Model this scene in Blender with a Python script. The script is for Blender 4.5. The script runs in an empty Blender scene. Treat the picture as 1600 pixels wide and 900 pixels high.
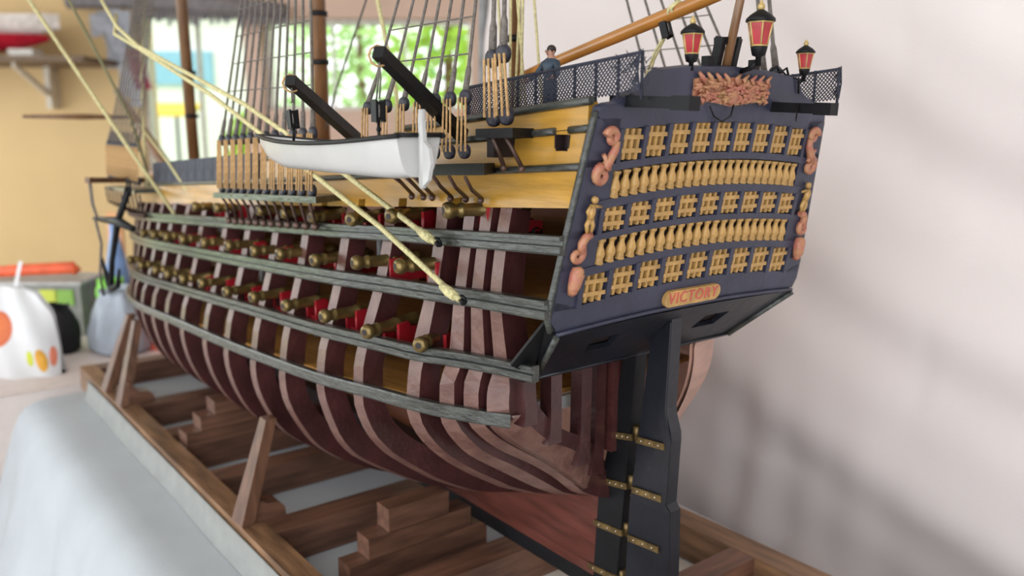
import bpy, math, random
from mathutils import Vector, Matrix
random.seed(7)
# ---------------------------------------------------------------- units: model units u -> metres
K = 0.32
Z0 = 0.782                      # height of the keel line above the floor (table top 0.75 m)
def W(p): return Vector((p[0]*K, p[1]*K, p[2]*K + Z0))
S = bpy.context.scene
COL = S.collection
# ---------------------------------------------------------------- camera
R = ((-0.6194358, -0.15193708, 0.77020414), (-0.78502918, 0.11321312, -0.60902543), (0.00533633, -0.98188488, -0.18940331))
CAM = Vector((-0.9, 1.0, 0.83))
cd = bpy.data.cameras.new('camera'); cam = bpy.data.objects.new('camera', cd); COL.objects.link(cam)
cd.sensor_width = 36.0; cd.lens = 36.0*1318/1600; cd.clip_start = 0.01
mw = Matrix(((R[0][0], -R[0][1], -R[0][2], 0), (R[1][0], -R[1][1], -R[1][2], 0), (R[2][0], -R[2][1], -R[2][2], 0), (0, 0, 0, 1)))
mw.translation = W(CAM); cam.matrix_world = mw
cd.dof.use_dof = True; cd.dof.focus_distance = 0.395; cd.dof.aperture_fstop = 8.5
S.camera = cam
# ---------------------------------------------------------------- sky, lamps, exposure
wd = bpy.data.worlds.new('overcast_sky'); S.world = wd; wd.use_nodes = True
bg = wd.node_tree.nodes['Background']; bg.inputs[0].default_value = (0.93, 0.97, 1.0, 1); bg.inputs[1].default_value = 2.95
S.view_settings.view_transform = 'Standard'; S.view_settings.look = 'None'
S.view_settings.gamma = 1.0; S.view_settings.use_curve_mapping = False
S.view_settings.exposure = 0.0
# ---------------------------------------------------------------- materials
def lin(c):
    r = []
    for v in c[:3]:
        v = v/255.0
        r.append(v/12.92 if v <= 0.04045 else ((v+0.055)/1.055)**2.4)
    return (*r, 1.0)
MATS = {}
def mat(name, c, rough=0.5, metal=0.0, var=0.12, scale=60, bump=0.0, bscale=None, grain=None, c2=None, trans=0.0, emit=0.0, coat=0.0, spec=0.5, alpha=1.0):
    """procedural material: noise between two tones of one colour, optional stretched grain and fine relief"""
    if name in MATS: return MATS[name]
    m = bpy.data.materials.new(name); m.use_nodes = True
    nt = m.node_tree; N = nt.nodes; L = nt.links
    b = N['Principled BSDF']
    tc = N.new('ShaderNodeTexCoord'); mp = N.new('ShaderNodeMapping'); L.new(tc.outputs['Object'], mp.inputs[0])
    if grain: mp.inputs['Scale'].default_value = grain
    nz = N.new('ShaderNodeTexNoise'); nz.inputs['Scale'].default_value = scale; nz.inputs['Detail'].default_value = 5
    L.new(mp.outputs[0], nz.inputs['Vector'])
    rp = N.new('ShaderNodeValToRGB'); L.new(nz.outputs['Fac'], rp.inputs[0])
    base = lin(c)
    d = lin(c2) if c2 else tuple(x*(1-var*2) for x in base[:3]) + (1,)
    h = tuple(min(1, x*(1+var)) for x in base[:3]) + (1,)
    rp.color_ramp.elements[0].position = 0.3; rp.color_ramp.elements[0].color = d
    rp.color_ramp.elements[1].position = 0.7; rp.color_ramp.elements[1].color = h
    L.new(rp.outputs[0], b.inputs['Base Color'])
    b.inputs['Roughness'].default_value = rough; b.inputs['Metallic'].default_value = metal
    b.inputs['Specular IOR Level'].default_value = spec
    if coat: b.inputs['Coat Weight'].default_value = coat; b.inputs['Coat Roughness'].default_value = 0.15
    if alpha < 1: b.inputs['Alpha'].default_value = alpha
    if bump:
        n2 = N.new('ShaderNodeTexNoise'); n2.inputs['Scale'].default_value = bscale or scale*3; n2.inputs['Detail'].default_value = 4
        L.new(mp.outputs[0], n2.inputs['Vector'])
        bp = N.new('ShaderNodeBump'); bp.inputs['Strength'].default_value = bump; bp.inputs['Distance'].default_value = 0.002
        L.new(n2.outputs['Fac'], bp.inputs['Height']); L.new(bp.outputs[0], b.inputs['Normal'])
    if trans:
        tr = N.new('ShaderNodeBsdfTranslucent'); L.new(rp.outputs[0], tr.inputs[0])
        mx = N.new('ShaderNodeMixShader'); mx.inputs[0].default_value = trans
        out = N['Material Output']; L.new(b.outputs[0], mx.inputs[1]); L.new(tr.outputs[0], mx.inputs[2]); L.new(mx.outputs[0], out.inputs[0])
    MATS[name] = m
    return m
M_maroon = mat('maroon_paint', (74, 40, 38), 0.34, var=0.16, scale=90, bump=0.25, bscale=300)
M_frame = mat('frame_paint', (66, 34, 34), 0.34, var=0.18, scale=70, bump=0.25, bscale=260, coat=0.2)
M_worn_lit = mat('frame_paint_worn_lit', (108, 79, 70), 0.42, var=0.16, scale=90, bump=0.3, bscale=260, coat=0.15, c2=(88, 57, 51))  # paler copy of the frame paint: light on outer faces painted in, plus wear
M_plank = mat('planked_hull', (198, 156, 140), 0.4, var=0.1, scale=40, grain=(1, 1, 6))
M_dead = mat('deadwood_varnish', (94, 50, 42), 0.3, var=0.22, scale=25, grain=(1, 2, 7), coat=0.4, bump=0.1)
M_wale = mat('wale_paint', (60, 62, 58), 0.3, var=0.3, scale=60, grain=(1, 4, 4), bump=0.5, bscale=140, coat=0.25)
M_black = mat('black_paint', (15, 15, 19), 0.5, spec=0.3, var=0.2, scale=50, bump=0.12, bscale=200)
M_rudder = mat('rudder_paint', (27, 29, 37), 0.33, var=0.18, scale=40, bump=0.12, bscale=160)
M_blue = mat('stern_blue_grey', (52, 54, 73), 0.42, var=0.14, scale=50, bump=0.15, bscale=220)
M_ochre = mat('ochre_wood', (180, 134, 50), 0.36, var=0.13, scale=28, grain=(1, 3, 9), coat=0.25, bump=0.08)
M_deck = mat('deck_wood', (176, 128, 66), 0.45, var=0.2, scale=30, grain=(1, 9, 3))
M_gold = mat('gilded_wood', (192, 150, 88), 0.38, var=0.2, scale=120, bump=0.15, bscale=400)
M_carve = mat('carved_gilt', (170, 130, 90), 0.42, var=0.1, scale=170, c2=(170, 96, 86), bump=0.6, bscale=260)
M_brass = mat('gun_bronze', (132, 112, 70), 0.3, 0.75, var=0.25, scale=120, bump=0.1)
M_strap = mat('aged_brass', (120, 98, 62), 0.4, 0.6, var=0.3, scale=160, bump=0.2)
M_nail = mat('nail_silver', (206, 196, 176), 0.25, 0.8)
M_red = mat('carriage_red', (150, 22, 34), 0.4, var=0.15, scale=80)
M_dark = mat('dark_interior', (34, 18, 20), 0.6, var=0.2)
M_white = mat('white_enamel', (188, 187, 186), 0.3, var=0.05, scale=30, bump=0.2, bscale=60)
M_grey = mat('grey_pillar', (150, 150, 152), 0.5)
M_rope = mat('cream_rope', (212, 202, 150), 0.8, var=0.14, scale=500, bump=0.5, bscale=900)
M_shroud = mat('tarred_rope', (116, 108, 102), 0.85, var=0.2, scale=500, bump=0.5, bscale=900)
M_lany = mat('tan_lanyard', (198, 158, 108), 0.8, var=0.15, scale=500, bump=0.4, bscale=900)
M_deadeye = mat('deadeye_black', (46, 46, 58), 0.5, var=0.25, scale=200, bump=0.4, bscale=500)
M_chain = mat('chain_iron', (92, 70, 62), 0.4, 0.4, var=0.2, scale=200)
M_mast = mat('mast_wood', (128, 92, 62), 0.35, var=0.18, scale=30, grain=(6, 6, 1), coat=0.2)
M_boom = mat('boom_wood', (176, 118, 54), 0.28, var=0.15, scale=24, grain=(1, 6, 6), coat=0.5)
M_net = mat('netting_cord', (46, 48, 62), 0.8, var=0.2, scale=300)
M_lred = mat('lantern_red', (176, 40, 48), 0.25, var=0.15, scale=200, coat=0.4)
M_lgold = mat('lantern_gold', (204, 176, 112), 0.35, 0.2, var=0.15, scale=200)
M_hammock = mat('hammock_grey', (74, 76, 86), 0.8, var=0.2, scale=120, bump=0.3)
M_walnut = mat('walnut', (136, 102, 74), 0.42, var=0.28, scale=22, grain=(1, 8, 8), coat=0.15, bump=0.1)
M_walnut_y = mat('walnut_cross', (112, 78, 62), 0.42, var=0.26, scale=22, grain=(8, 1, 8), coat=0.15, bump=0.1)
M_walnut_z = mat('walnut_upright', (104, 72, 54), 0.42, var=0.26, scale=22, grain=(8, 8, 1), coat=0.15, bump=0.1)
M_cloth = mat('table_linen', (182, 188, 194), 0.85, var=0.03, scale=20, bump=0.12, bscale=900)
M_marble = mat('marbled_print', (232, 230, 226), 0.5, var=0.02, scale=9, c2=(196, 188, 168))
M_sheet = mat('backdrop_cotton', (222, 212, 210), 0.9, var=0.04, scale=6, bump=0.1, bscale=700)
M_wall = mat('cream_wall_paint', (216, 186, 136), 0.85, var=0.03, scale=4)
M_pinkwall = mat('pillar_paint', (216, 186, 168), 0.85, var=0.04, scale=4)
M_plaster = mat('ceiling_plaster', (226, 220, 212), 0.9, var=0.02, scale=4)
M_floor = mat('floor_tile', (186, 176, 166), 0.5, var=0.06, scale=4)

# ---------------------------------------------------------------- mesh builder (vertices in u)
class MB:
    def __init__(s): s.v = []; s.f = []; s.sm = []
    def add(s, vs, fs, smooth=False):
        o = len(s.v); s.v += [Vector(q) for q in vs]
        for f in fs: s.f.append([i+o for i in f]); s.sm.append(smooth)
        return s
    def hexa(s, a):      # 8 corners: bottom 0-3, top 4-7
        return s.add(a, [(0,3,2,1),(4,5,6,7),(0,1,5,4),(1,2,6,5),(2,3,7,6),(3,0,4,7)])
    def box(s, c, d, rot=None):
        h = [x/2 for x in d]; c = Vector(c)
        q = [(-1,-1,-1),(1,-1,-1),(1,1,-1),(-1,1,-1),(-1,-1,1),(1,-1,1),(1,1,1),(-1,1,1)]
        vs = [Vector((a*h[0], b*h[1], e*h[2])) for a, b, e in q]
        if rot is not None: vs = [rot @ x for x in vs]
        return s.hexa([c+x for x in vs])
    def bbox(s, x0, x1, y0, y1, z0, z1): return s.box(((x0+x1)/2,(y0+y1)/2,(z0+z1)/2),(x1-x0,y1-y0,z1-z0))
    def beam(s, p, q, w, h, up=(0,0,1), w2=None, h2=None):
        p, q, up = Vector(p), Vector(q), Vector(up); d = (q-p).normalized()
        a = d.cross(up).normalized(); b = a.cross(d).normalized(); w2 = w if w2 is None else w2; h2 = h if h2 is None else h2
        A = [p-a*w/2-b*h/2, p+a*w/2-b*h/2, p+a*w/2+b*h/2, p-a*w/2+b*h/2]
        B = [q-a*w2/2-b*h2/2, q+a*w2/2-b*h2/2, q+a*w2/2+b*h2/2, q-a*w2/2+b*h2/2]
        return s.add(A+B, [(3,2,1,0),(4,5,6,7),(0,1,5,4),(1,2,6,5),(2,3,7,6),(3,0,4,7)])
    def tube(s, pts, r, n=6, cap=True):
        pts = [Vector(p) for p in pts]; m = len(pts)
        if not hasattr(r, '__len__'): r = [r]*m
        vs = []; ref = None
        for i, p in enumerate(pts):
            d = (pts[min(i+1, m-1)]-pts[max(i-1, 0)]).normalized()
            if ref is None: ref = Vector((0,0,1)) if abs(d.z) < 0.9 else Vector((1,0,0))
            a = d.cross(ref).normalized(); b = d.cross(a).normalized(); ref = -b if False else a.cross(d).normalized()
            for k in range(n):
                t = 2*math.pi*k/n; vs.append(p+(a*math.cos(t)+b*math.sin(t))*r[i])
        fs = [(i*n+k, i*n+(k+1)%n, (i+1)*n+(k+1)%n, (i+1)*n+k) for i in range(m-1) for k in range(n)]
        s.add(vs, fs, n > 4)
        if cap:
            o = len(s.v)-len(vs)
            s.f += [[o+k for k in range(n)][::-1], [o+(m-1)*n+k for k in range(n)]]; s.sm += [False, False]
        return s
    def lathe(s, o, d, prof, n=12):
        o = Vector(o); d = Vector(d).normalized()
        return s.tube([o+d*t for t, r in prof], [max(r, 1e-5) for t, r in prof], n) if True else s
    def prism(s, poly, ex):
        n = len(poly); ex = Vector(ex); P = [Vector(p) for p in poly]
        return s.add(P+[p+ex for p in P], [list(range(n))[::-1], [n+i for i in range(n)]]+[(i, (i+1)%n, n+(i+1)%n, n+i) for i in range(n)])
    def grid(s, rows, smooth=True, closed=False):
        m = len(rows[0]); vs = [p for r in rows for p in r]; fs = []
        for i in range(len(rows)-1):
            for j in range(m if closed else m-1): fs.append((i*m+j, i*m+(j+1)%m, (i+1)*m+(j+1)%m, (i+1)*m+j))
        return s.add(vs, fs, smooth)
    def ball(s, c, r, n=8, m=6, sc=(1,1,1)):
        c = Vector(c); rows = []
        for i in range(m+1):
            t = math.pi*i/m; rows.append([c+Vector((math.sin(t)*math.cos(2*math.pi*k/n)*r*sc[0], math.sin(t)*math.sin(2*math.pi*k/n)*r*sc[1], -math.cos(t)*r*sc[2])) for k in range(n)])
        return s.grid(rows, True, True)
    def sweep(s, secs, closed=True):       # list of closed cross-section loops with caps
        s.grid(secs, False, closed); n = len(secs[0]); o = len(s.v)-n*len(secs)
        s.f += [[o+k for k in range(n)][::-1], [o+(len(secs)-1)*n+k for k in range(n)]]; s.sm += [False, False]
        return s
WO = {}
def mesh_from(name, mb, m, origin):
    me = bpy.data.meshes.new(name); o = W(origin)
    me.from_pydata([tuple(W(v)-o) for v in mb.v], [], mb.f); me.update()
    for p, q in zip(me.polygons, mb.sm): p.use_smooth = q
    if m: me.materials.append(m)
    return me
def link(name, data, origin, parent=None):
    o = bpy.data.objects.new(name, data); COL.objects.link(o); w = W(origin)
    if parent is not None: o.parent = parent; o.location = w - WO[parent.name]
    else: o.location = w
    WO[o.name] = w
    return o
def part(name, mb, m, parent=None, label=None, kind=None):
    xs = [v.x for v in mb.v]; ys = [v.y for v in mb.v]; zs = [v.z for v in mb.v]
    org = ((min(xs)+max(xs))/2, (min(ys)+max(ys))/2, min(zs))
    o = link(name, mesh_from(name, mb, m, org), org, parent)
    if label: o['label'] = label
    if kind: o['kind'] = kind
    return o
def thing(name, org, label, cat, group=None):
    o = link(name, None, org); o.empty_display_size = 0.01
    return tag(o, label, cat, group)
def tag(o, label, cat, group=None, kind=None):
    o['label'] = label; o['category'] = cat
    if group: o['group'] = group
    if kind: o['kind'] = kind
    return o
def inst(src, name, origin, parent):       # same mesh again at another place
    return link(name, src.data, origin, parent)
def struct(name, mb, m): 
    o = part(name, mb, m); o['kind'] = 'structure'; return o
def lerp(a, b, t): return a+(b-a)*t
def interp(x, tab):
    if x <= tab[0][0]: return tab[0][1]
    for (a, p), (b, q) in zip(tab, tab[1:]):
        if x <= b: return lerp(p, q, (x-a)/(b-a))
    return tab[-1][1]

# ================================================================ ROOM
FH = Vector((0.784, -0.620, 0)); FH.normalize(); RH = Vector((-0.620, -0.784, 0)); RH.normalize()
C2 = Vector((CAM.x, CAM.y, 0))
def P_(d, r, z): q = C2+FH*d+RH*r; return Vector((q.x, q.y, z))
def wbox(mb, d0, d1, r0, r1, z0, z1):
    return mb.hexa([P_(d0,r0,z0),P_(d0,r1,z0),P_(d1,r1,z0),P_(d1,r0,z0),P_(d0,r0,z1),P_(d0,r1,z1),P_(d1,r1,z1),P_(d1,r0,z1)])
FZ = -Z0/K; CZ = 5.4
D = 9.5
struct('floor', wbox(MB(), -5, 10.1, -9, 9, FZ-0.2, FZ), M_floor)
struct('ceiling', wbox(MB(), -4.5, 10.1, -8, 9, CZ, CZ+0.3), M_plaster)
struct('wall_front_blocker', wbox(MB(), -4.5, -4, 2.2, 9, FZ, CZ), M_plaster)  # unseen wall, added and sized to hold back light from behind the camera
struct('wall_far_right_blocker', wbox(MB(), -4, 9.5, 8.5, 9, FZ, CZ), M_plaster)  # unseen wall, added to shut out light from the right
struct('wall_left_blocker', wbox(MB(), -4.5, 10.1, -8.3, -8, FZ, -1.0), M_plaster)  # unseen parapet, added to narrow the light opening on the left
struct('lintel_blocker_1', wbox(MB(), -4.5, 10.1, -8.3, -8, 3.2, CZ), M_plaster)  # unseen lintel, added to cut the upper part of the left light opening
# back wall with two openings
w1 = (-4.12, -2.92, 0.30, 2.02); w2 = (-2.74, -0.45, 0.98, 1.96)
b = MB(); wbox(b, D, D+0.5, -9, w1[0], FZ, CZ)
struct('wall_back', b, M_wall)
b = MB(); wbox(b, D, D+0.5, w1[0], w1[1], FZ, w1[2]); wbox(b, D, D+0.5, w1[0], w1[1], w1[3], CZ)
struct('wall_window_bay', b, M_pinkwall)
b = MB(); wbox(b, D-0.05, D+0.5, w1[1], w2[0], FZ, CZ)
struct('wall_pillar', b, M_pinkwall)
b = MB(); wbox(b, D, D+0.5, w2[0], w2[1], FZ, w2[2]); wbox(b, D, D+0.5, w2[0], w2[1], w2[3], CZ); wbox(b, D, D+0.5, w2[1], 9, FZ, CZ)
struct('wall_right', b, M_pinkwall)
M_winf = mat('window_frame_paint', (226, 222, 214), 0.5)
M_glass = bpy.data.materials.new('window_glass'); M_glass.use_nodes = True
_b = M_glass.node_tree.nodes['Principled BSDF']; _b.inputs['Transmission Weight'].default_value = 1; _b.inputs['Roughness'].default_value = 0.0; _b.inputs['IOR'].default_value = 1.02
def window(name, w, mull):
    fr = MB(); t = 0.05
    wbox(fr, D+0.15, D+0.3, w[0], w[0]+t, w[2], w[3]); wbox(fr, D+0.15, D+0.3, w[1]-t, w[1], w[2], w[3])
    wbox(fr, D+0.15, D+0.3, w[0]+t, w[1]-t, w[2], w[2]+t); wbox(fr, D+0.15, D+0.3, w[0]+t, w[1]-t, w[3]-t, w[3])
    o = struct(name, fr, M_winf)
    xs = [w[0]+t]+mull+[w[1]-t]
    for a, c in zip(xs, xs[1:]):
        part('pane', wbox(MB(), D+0.21, D+0.225, a+0.012, c-0.012, w[2]+t, w[3]-t), M_glass, o)
    for a in mull: part('mullion', wbox(MB(), D+0.17, D+0.27, a-0.012, a+0.012, w[2]+t, w[3]-t), M_winf, o)
    return o
window('window_1', w1, [-3.5])
window('window_2', w2, [-2.0, -1.2])

# ================================================================ OUTDOORS
struct('ground', wbox(MB(), 10.1, 60, -60, 40, FZ-0.3, FZ-0.05), mat('grass_ground', (150, 190, 90), 0.9, var=0.2, scale=3))
M_leaf = [mat('leaf_lime', (196, 230, 110), 0.6, var=0.2, scale=8, trans=0.5), mat('leaf_green', (140, 196, 90), 0.6, var=0.2, scale=8, trans=0.5), mat('leaf_pale', (206, 236, 170), 0.6, var=0.2, scale=8, trans=0.5)]
M_bark = mat('bark', (120, 92, 72), 0.9, bump=0.5)
def tree(d, r, h, rad, mi, label, n=900, low=0.25):
    t = thing('garden_tree', P_(d, r, FZ-0.05), label, 'tree', 'trees in the garden')
    part('trunk', MB().tube([P_(d, r, FZ-0.05), P_(d+.05, r+.05, FZ+h*0.4), P_(d, r, FZ+h*0.8)], [0.16, 0.12, 0.05], 8), M_bark, t)
    mb = MB()
    for i in range(n):
        z = FZ+h*(low+(1-low)*random.random()); u = (z-FZ)/h; rr = rad*math.sqrt(max(0.05, 1-((u-0.62)/0.45)**2))*random.random()**0.5
        a = random.random()*6.283; c = P_(d+rr*math.cos(a), r+rr*math.sin(a), z)
        e1 = Vector((random.uniform(-1,1), random.uniform(-1,1), random.uniform(-.6,.6))).normalized()*0.17; e2 = e1.orthogonal().normalized()*0.08
        mb.add([c-e1, c+e2, c+e1, c-e2], [(0,1,2,3)])
    part('foliage', mb, M_leaf[mi], t, kind='stuff')
tree(14.5, -1.1, 7.0, 1.1, 0, 'lime green garden tree seen through the window beside the white backdrop')
tree(17.0, -3.0, 6.6, 1.4, 2, 'pale green garden tree seen behind the main mast')
tree(13.5, -3.9, 3.4, 0.7, 0, 'low lime bush outside the left window, right half')
tree(18.0, -5.0, 3.6, 0.9, 2, 'pale bush below the yellow awning outside the left window')
tree(22, -0.6, 8.5, 2.0, 1, 'tall mid green tree farthest back in the garden')
hs = thing('white_house', P_(20, -7.5, FZ-0.05), 'sunlit white house with a pale blue upper panel outside the left window', 'house')
part('house_wall', wbox(MB(), 20, 24, -10.5, -5.6, FZ-0.05, 3.4), mat('house_white', (246, 246, 244), 0.8, var=0.02, scale=3), hs)
part('blue_panel', wbox(MB(), 19.9, 20, -8.6, -6.9, 1.7, 2.45), mat('pale_blue_panel', (150, 200, 226), 0.7), hs)
part('roof', wbox(MB(), 19.6, 24.4, -10.8, -5.4, 3.4, 3.5), mat('house_roof', (226, 230, 232), 0.7), hs)
aw = thing('yellow_awning', P_(15.6, -6.3, FZ-0.05), 'yellow awning with two dark poles outside the left window', 'awning')
part('canopy', MB().hexa([P_(15.3,-6.75,.95),P_(15.3,-5.75,.95),P_(15.9,-5.75,1.1),P_(15.9,-6.75,1.1),P_(15.3,-6.75,.99),P_(15.3,-5.75,.99),P_(15.9,-5.75,1.2),P_(15.9,-6.75,1.2)]), mat('yellow_canvas', (240, 206, 70), 0.7), aw)
for r in (-6.5, -6.0): part('pole', MB().tube([P_(15.35, r, FZ-0.05), P_(15.35, r, 0.96)], 0.03), M_black, aw)

# ================================================================ HULL SHAPE
T_W4 = [(-.05,.402),(.05,.401),(.16,.398),(.3,.389),(.512,.367),(.7,.3525),(.98,.335),(1.33,.3195),(1.8,.294),(2.5,.272)]
T_W3 = [(-.05,.4865),(.0,.4855),(.114,.4795),(.2,.4765),(.295,.472),(.536,.4525),(.9,.4305),(1.39,.3985),(1.985,.3616),(2.5,.338)]
def smooth_tab(x, tab):      # table smoothed over a short span
    return sum(interp(x+d, tab)*w for d, w in ((-.08,.2),(-.04,.2),(0,.2),(.04,.2),(.08,.2)))
def zW4(x): return smooth_tab(x, T_W4)
def zW3(x): return smooth_tab(x, T_W3)
def zW2(x): return 0.585-0.068*x+0.004*x*x
def zW1(x): return 0.671-0.067*x
def zYb(x): return 0.7185-0.0729*x+0.0017*x*x
def zR2(x): return 0.771-0.072*x+0.002*x*x
def zR1(x): return 0.819-0.07*x
def zPoop(x): return 0.851-0.085*x
XB, AB = 1.6, 0.93
def bow(x): 
    t = (x-XB)/AB
    return 1.0 if t <= 0 else (math.sqrt(max(0.0, 1-t*t)) if t < 1 else 0.0)
SEC = [(.02, [(.015,.2),(.05,.224),(.084,.255),(.107,.284),(.146,.32),(.196,.355),(.226,.385),(.24,.42),(.24,.455)]),
 (.05, [(.015,.198),(.06,.215),(.09,.234),(.127,.261),(.183,.312),(.247,.359),(.275,.388),(.284,.415),(.281,.447)]),
 (.095, [(.015,.188),(.05,.204),(.072,.22),(.098,.25),(.147,.288),(.212,.327),(.252,.356),(.279,.383),(.289,.412),(.288,.445)]),
 (.135, [(.015,.176),(.07,.193),(.11,.216),(.148,.241),(.198,.275),(.258,.315),(.296,.36),(.308,.386),(.307,.447)]),
 (.21, [(.015,.15),(.07,.168),(.134,.197),(.156,.211),(.204,.241),(.25,.275),(.288,.311),(.313,.345),(.325,.378),(.321,.438)]),
 (.369, [(.015,.098),(.09,.12),(.177,.167),(.237,.212),(.281,.249),(.315,.291),(.331,.33),(.338,.362),(.334,.425)]),
 (.507, [(.015,.055),(.12,.095),(.229,.161),(.282,.201),(.31,.239),(.333,.301),(.344,.349),(.337,.415)]),
 (.678, [(.015,.035),(.13,.07),(.228,.123),(.279,.166),(.314,.22),(.338,.27),(.346,.322),(.337,.396)]),
 (.9, [(.015,.03),(.15,.06),(.24,.105),(.3,.16),(.335,.23),(.35,.3),(.338,.385)]),
 (1.45, [(.015,.028),(.15,.05),(.24,.092),(.304,.146),(.336,.212),(.351,.289),(.341,.355)]),
 (2.6, [(.015,.028),(.15,.05),(.24,.092),(.304,.14),(.336,.2),(.351,.265),(.341,.31)])]
def resample(P, n):
    L = [0]
    for a, b in zip(P, P[1:]): L.append(L[-1]+math.hypot(a[0]-b[0], a[1]-b[1]))
    out = []
    for i in range(n):
        t = L[-1]*i/(n-1); j = 0
        while j < len(P)-2 and L[j+1] < t: j += 1
        u = (t-L[j])/(L[j+1]-L[j]); p0 = P[max(j-1,0)]; p1 = P[j]; p2 = P[j+1]; p3 = P[min(j+2, len(P)-1)]
        q = []
        for k in (0, 1):
            a, b, c, d = p0[k], p1[k], p2[k], p3[k]
            cr = 0.5*((2*b)+(-a+c)*u+(2*a-5*b+4*c-d)*u*u+(-a+3*b-3*c+d)*u**3)
            q.append(0.6*cr+0.4*lerp(b, c, u))
        out.append(tuple(q))
    return out
NS = 22
def resample3(P, n):
    L = [0]
    for a, b in zip(P, P[1:]): L.append(L[-1]+(Vector(a)-Vector(b)).length)
    out = []
    for i in range(n):
        t = L[-1]*i/(n-1); j = 0
        while j < len(P)-2 and L[j+1] < t: j += 1
        u = (t-L[j])/(L[j+1]-L[j]); p0, p1, p2, p3 = P[max(j-1,0)], P[j], P[j+1], P[min(j+2, len(P)-1)]
        out.append(tuple(0.5*(2*p1[k]+(p2[k]-p0[k])*u+(2*p0[k]-5*p1[k]+4*p2[k]-p3[k])*u*u+(3*p1[k]-p0[k]-3*p2[k]+p3[k])*u**3) for k in range(3)))
    return out
SECR = [(x, resample(P, NS)) for x, P in SEC]
U3 = [(-.01,.258),(.05,.269),(.1,.279),(.14,.29),(.21,.314),(.37,.322),(.5,.325)]
U2 = [(0,.281),(.05,.279),(.1,.28),(.2,.285),(.37,.288),(.5,.297)]
U1 = [(-.1,.271),(.1,.268),(.37,.268),(.5,.279)]
def section(x):
    """(y,z) outer points from keel to rail at station x, port side"""
    xx = min(max(x, 0.02), 2.59)
    for (a, P), (b_, Q) in zip(SECR, SECR[1:]):
        if xx <= b_: break
    t = (xx-a)/(b_-a); pts = [(lerp(p[0], q[0], t), lerp(p[1], q[1], t)) for p, q in zip(P, Q)]
    up = [(zW3(x), interp(x, U3)), (zW2(x), interp(x, U2)), (zW1(x), interp(x, U1)), (zYb(x), interp(x, [(-.1,.262),(.05,.259),(.4,.266)])), (zYb(x)+.09, interp(x, [(-.1,.247),(.3,.252)])), (zYb(x)+.2, .243)]
    for z, y in up:
        if z > pts[-1][1]+.012: pts.append((y, z))
    bf = bow(x)
    return [(max(0.012, y*bf**(1+1.3*(1-min(z/.45, 1)))), z) for y, z in pts]
def yh(x, z):
    P = section(x)
    if z <= P[0][1]: return P[0][0]
    for a, b_ in zip(P, P[1:]):
        if z <= b_[1]: return lerp(a[0], b_[0], (z-a[1])/max(1e-6, b_[1]-a[1]))
    return P[-1][0]
def outn(x, z):      # outward normal in plan
    e = 0.02; d = (yh(min(x+e, 2.5), z)-yh(x-e, z))/(min(x+e, 2.5)-x+e); v = Vector((-d, 1, 0)); return v.normalized()
def xT(z): return -.138+(.911-z)*.186          # stern plane
ship = thing('ship_model', (0.9, 0, 0.0), 'large wooden warship model with open port frames, blue-grey stern and masts', 'model ship')
# keel, deadwood, stern post
part('false_keel', MB().bbox(.04, 2.3, -.013, .013, 0.0, .03), M_black, ship, 'black keel strip')
part('keel', MB().bbox(.095, 2.32, -.0125, .0125, .03, .05), M_dead, ship)
dw = MB()
top = [(.095,.196),(.2,.156),(.3,.12),(.449,.072),(.56,.05)]
dw.prism([(.085,-.011,.03)]+[(.56,-.011,.03)]+[(x,-.011,z) for x, z in top[::-1]], (0,.022,0))
part('deadwood', dw, M_dead, ship, 'glossy red-brown deadwood plank above the keel')
part('stern_post', MB().prism([(.018,-.013,.475),(.045,-.013,.475),(.075,-.013,.3),(.098,-.013,.2),(.108,-.013,.0),(.052,-.013,.0)], (0,.026,0)), M_black, ship)
part('stem_post', MB().prism([(2.28,-.013,.0),(2.36,-.013,.03),(2.47,-.013,.14),(2.53,-.013,.3),(2.55,-.013,.5),(2.49,-.013,.5),(2.47,-.013,.3),(2.4,-.013,.16),(2.28,-.013,.06)], (0,.026,0)), M_maroon, ship)
# port frames
def frame_mb(x, w, d0=.05, d1=.034, ztop=None, zmin=0.0):
    """timber whose outer face is bevelled to the run of the hull"""
    def cut(xx): return resample([p for p in section(xx) if zmin <= p[1] <= ztop], 34)
    P, A, B = cut(x), cut(max(.02, x-w/2)), cut(x+w/2); n = len(P); rows = []
    for i, (y, z) in enumerate(P):
        a = P[max(i-1,0)]; c = P[min(i+1,n-1)]; t = Vector((c[0]-a[0], c[1]-a[1])); t.normalize()
        d = lerp(d0, d1, i/n); yi, zi = max(y-t.y*d, .004), z+t.x*d
        rows.append([Vector((x-w/2, A[i][0], A[i][1])), Vector((x+w/2, B[i][0], B[i][1])), Vector((x+w/2, yi, zi)), Vector((x-w/2, yi, zi))])
    return MB().sweep(rows)
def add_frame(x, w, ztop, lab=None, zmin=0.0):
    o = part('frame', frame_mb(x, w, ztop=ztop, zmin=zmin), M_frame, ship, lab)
    o.data.materials.append(M_worn_lit)
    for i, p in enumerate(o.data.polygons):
        if i % 4 == 0 and i < 4*33: p.material_index = 1      # the outer face of the timber, paint rubbed thin and light painted in
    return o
FX = [.05,.095,.137,.21,.369,.507,.678,.828,.988,1.135,1.309,1.445,1.57,1.69,1.81,1.92,2.03,2.13,2.22,2.3]
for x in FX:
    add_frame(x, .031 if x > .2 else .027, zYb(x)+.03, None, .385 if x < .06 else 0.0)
DP = resample3([(.097,.012,.2),(.093,.022,.212),(.075,.053,.254),(.055,.110,.308),(.04,.179,.346),(.03,.226,.384),(.026,.246,.408)], 30)
FP = [(.07, y, z) for y, z in resample([p for p in section(.07) if p[1] < .425], 30)]
rows = []
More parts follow.
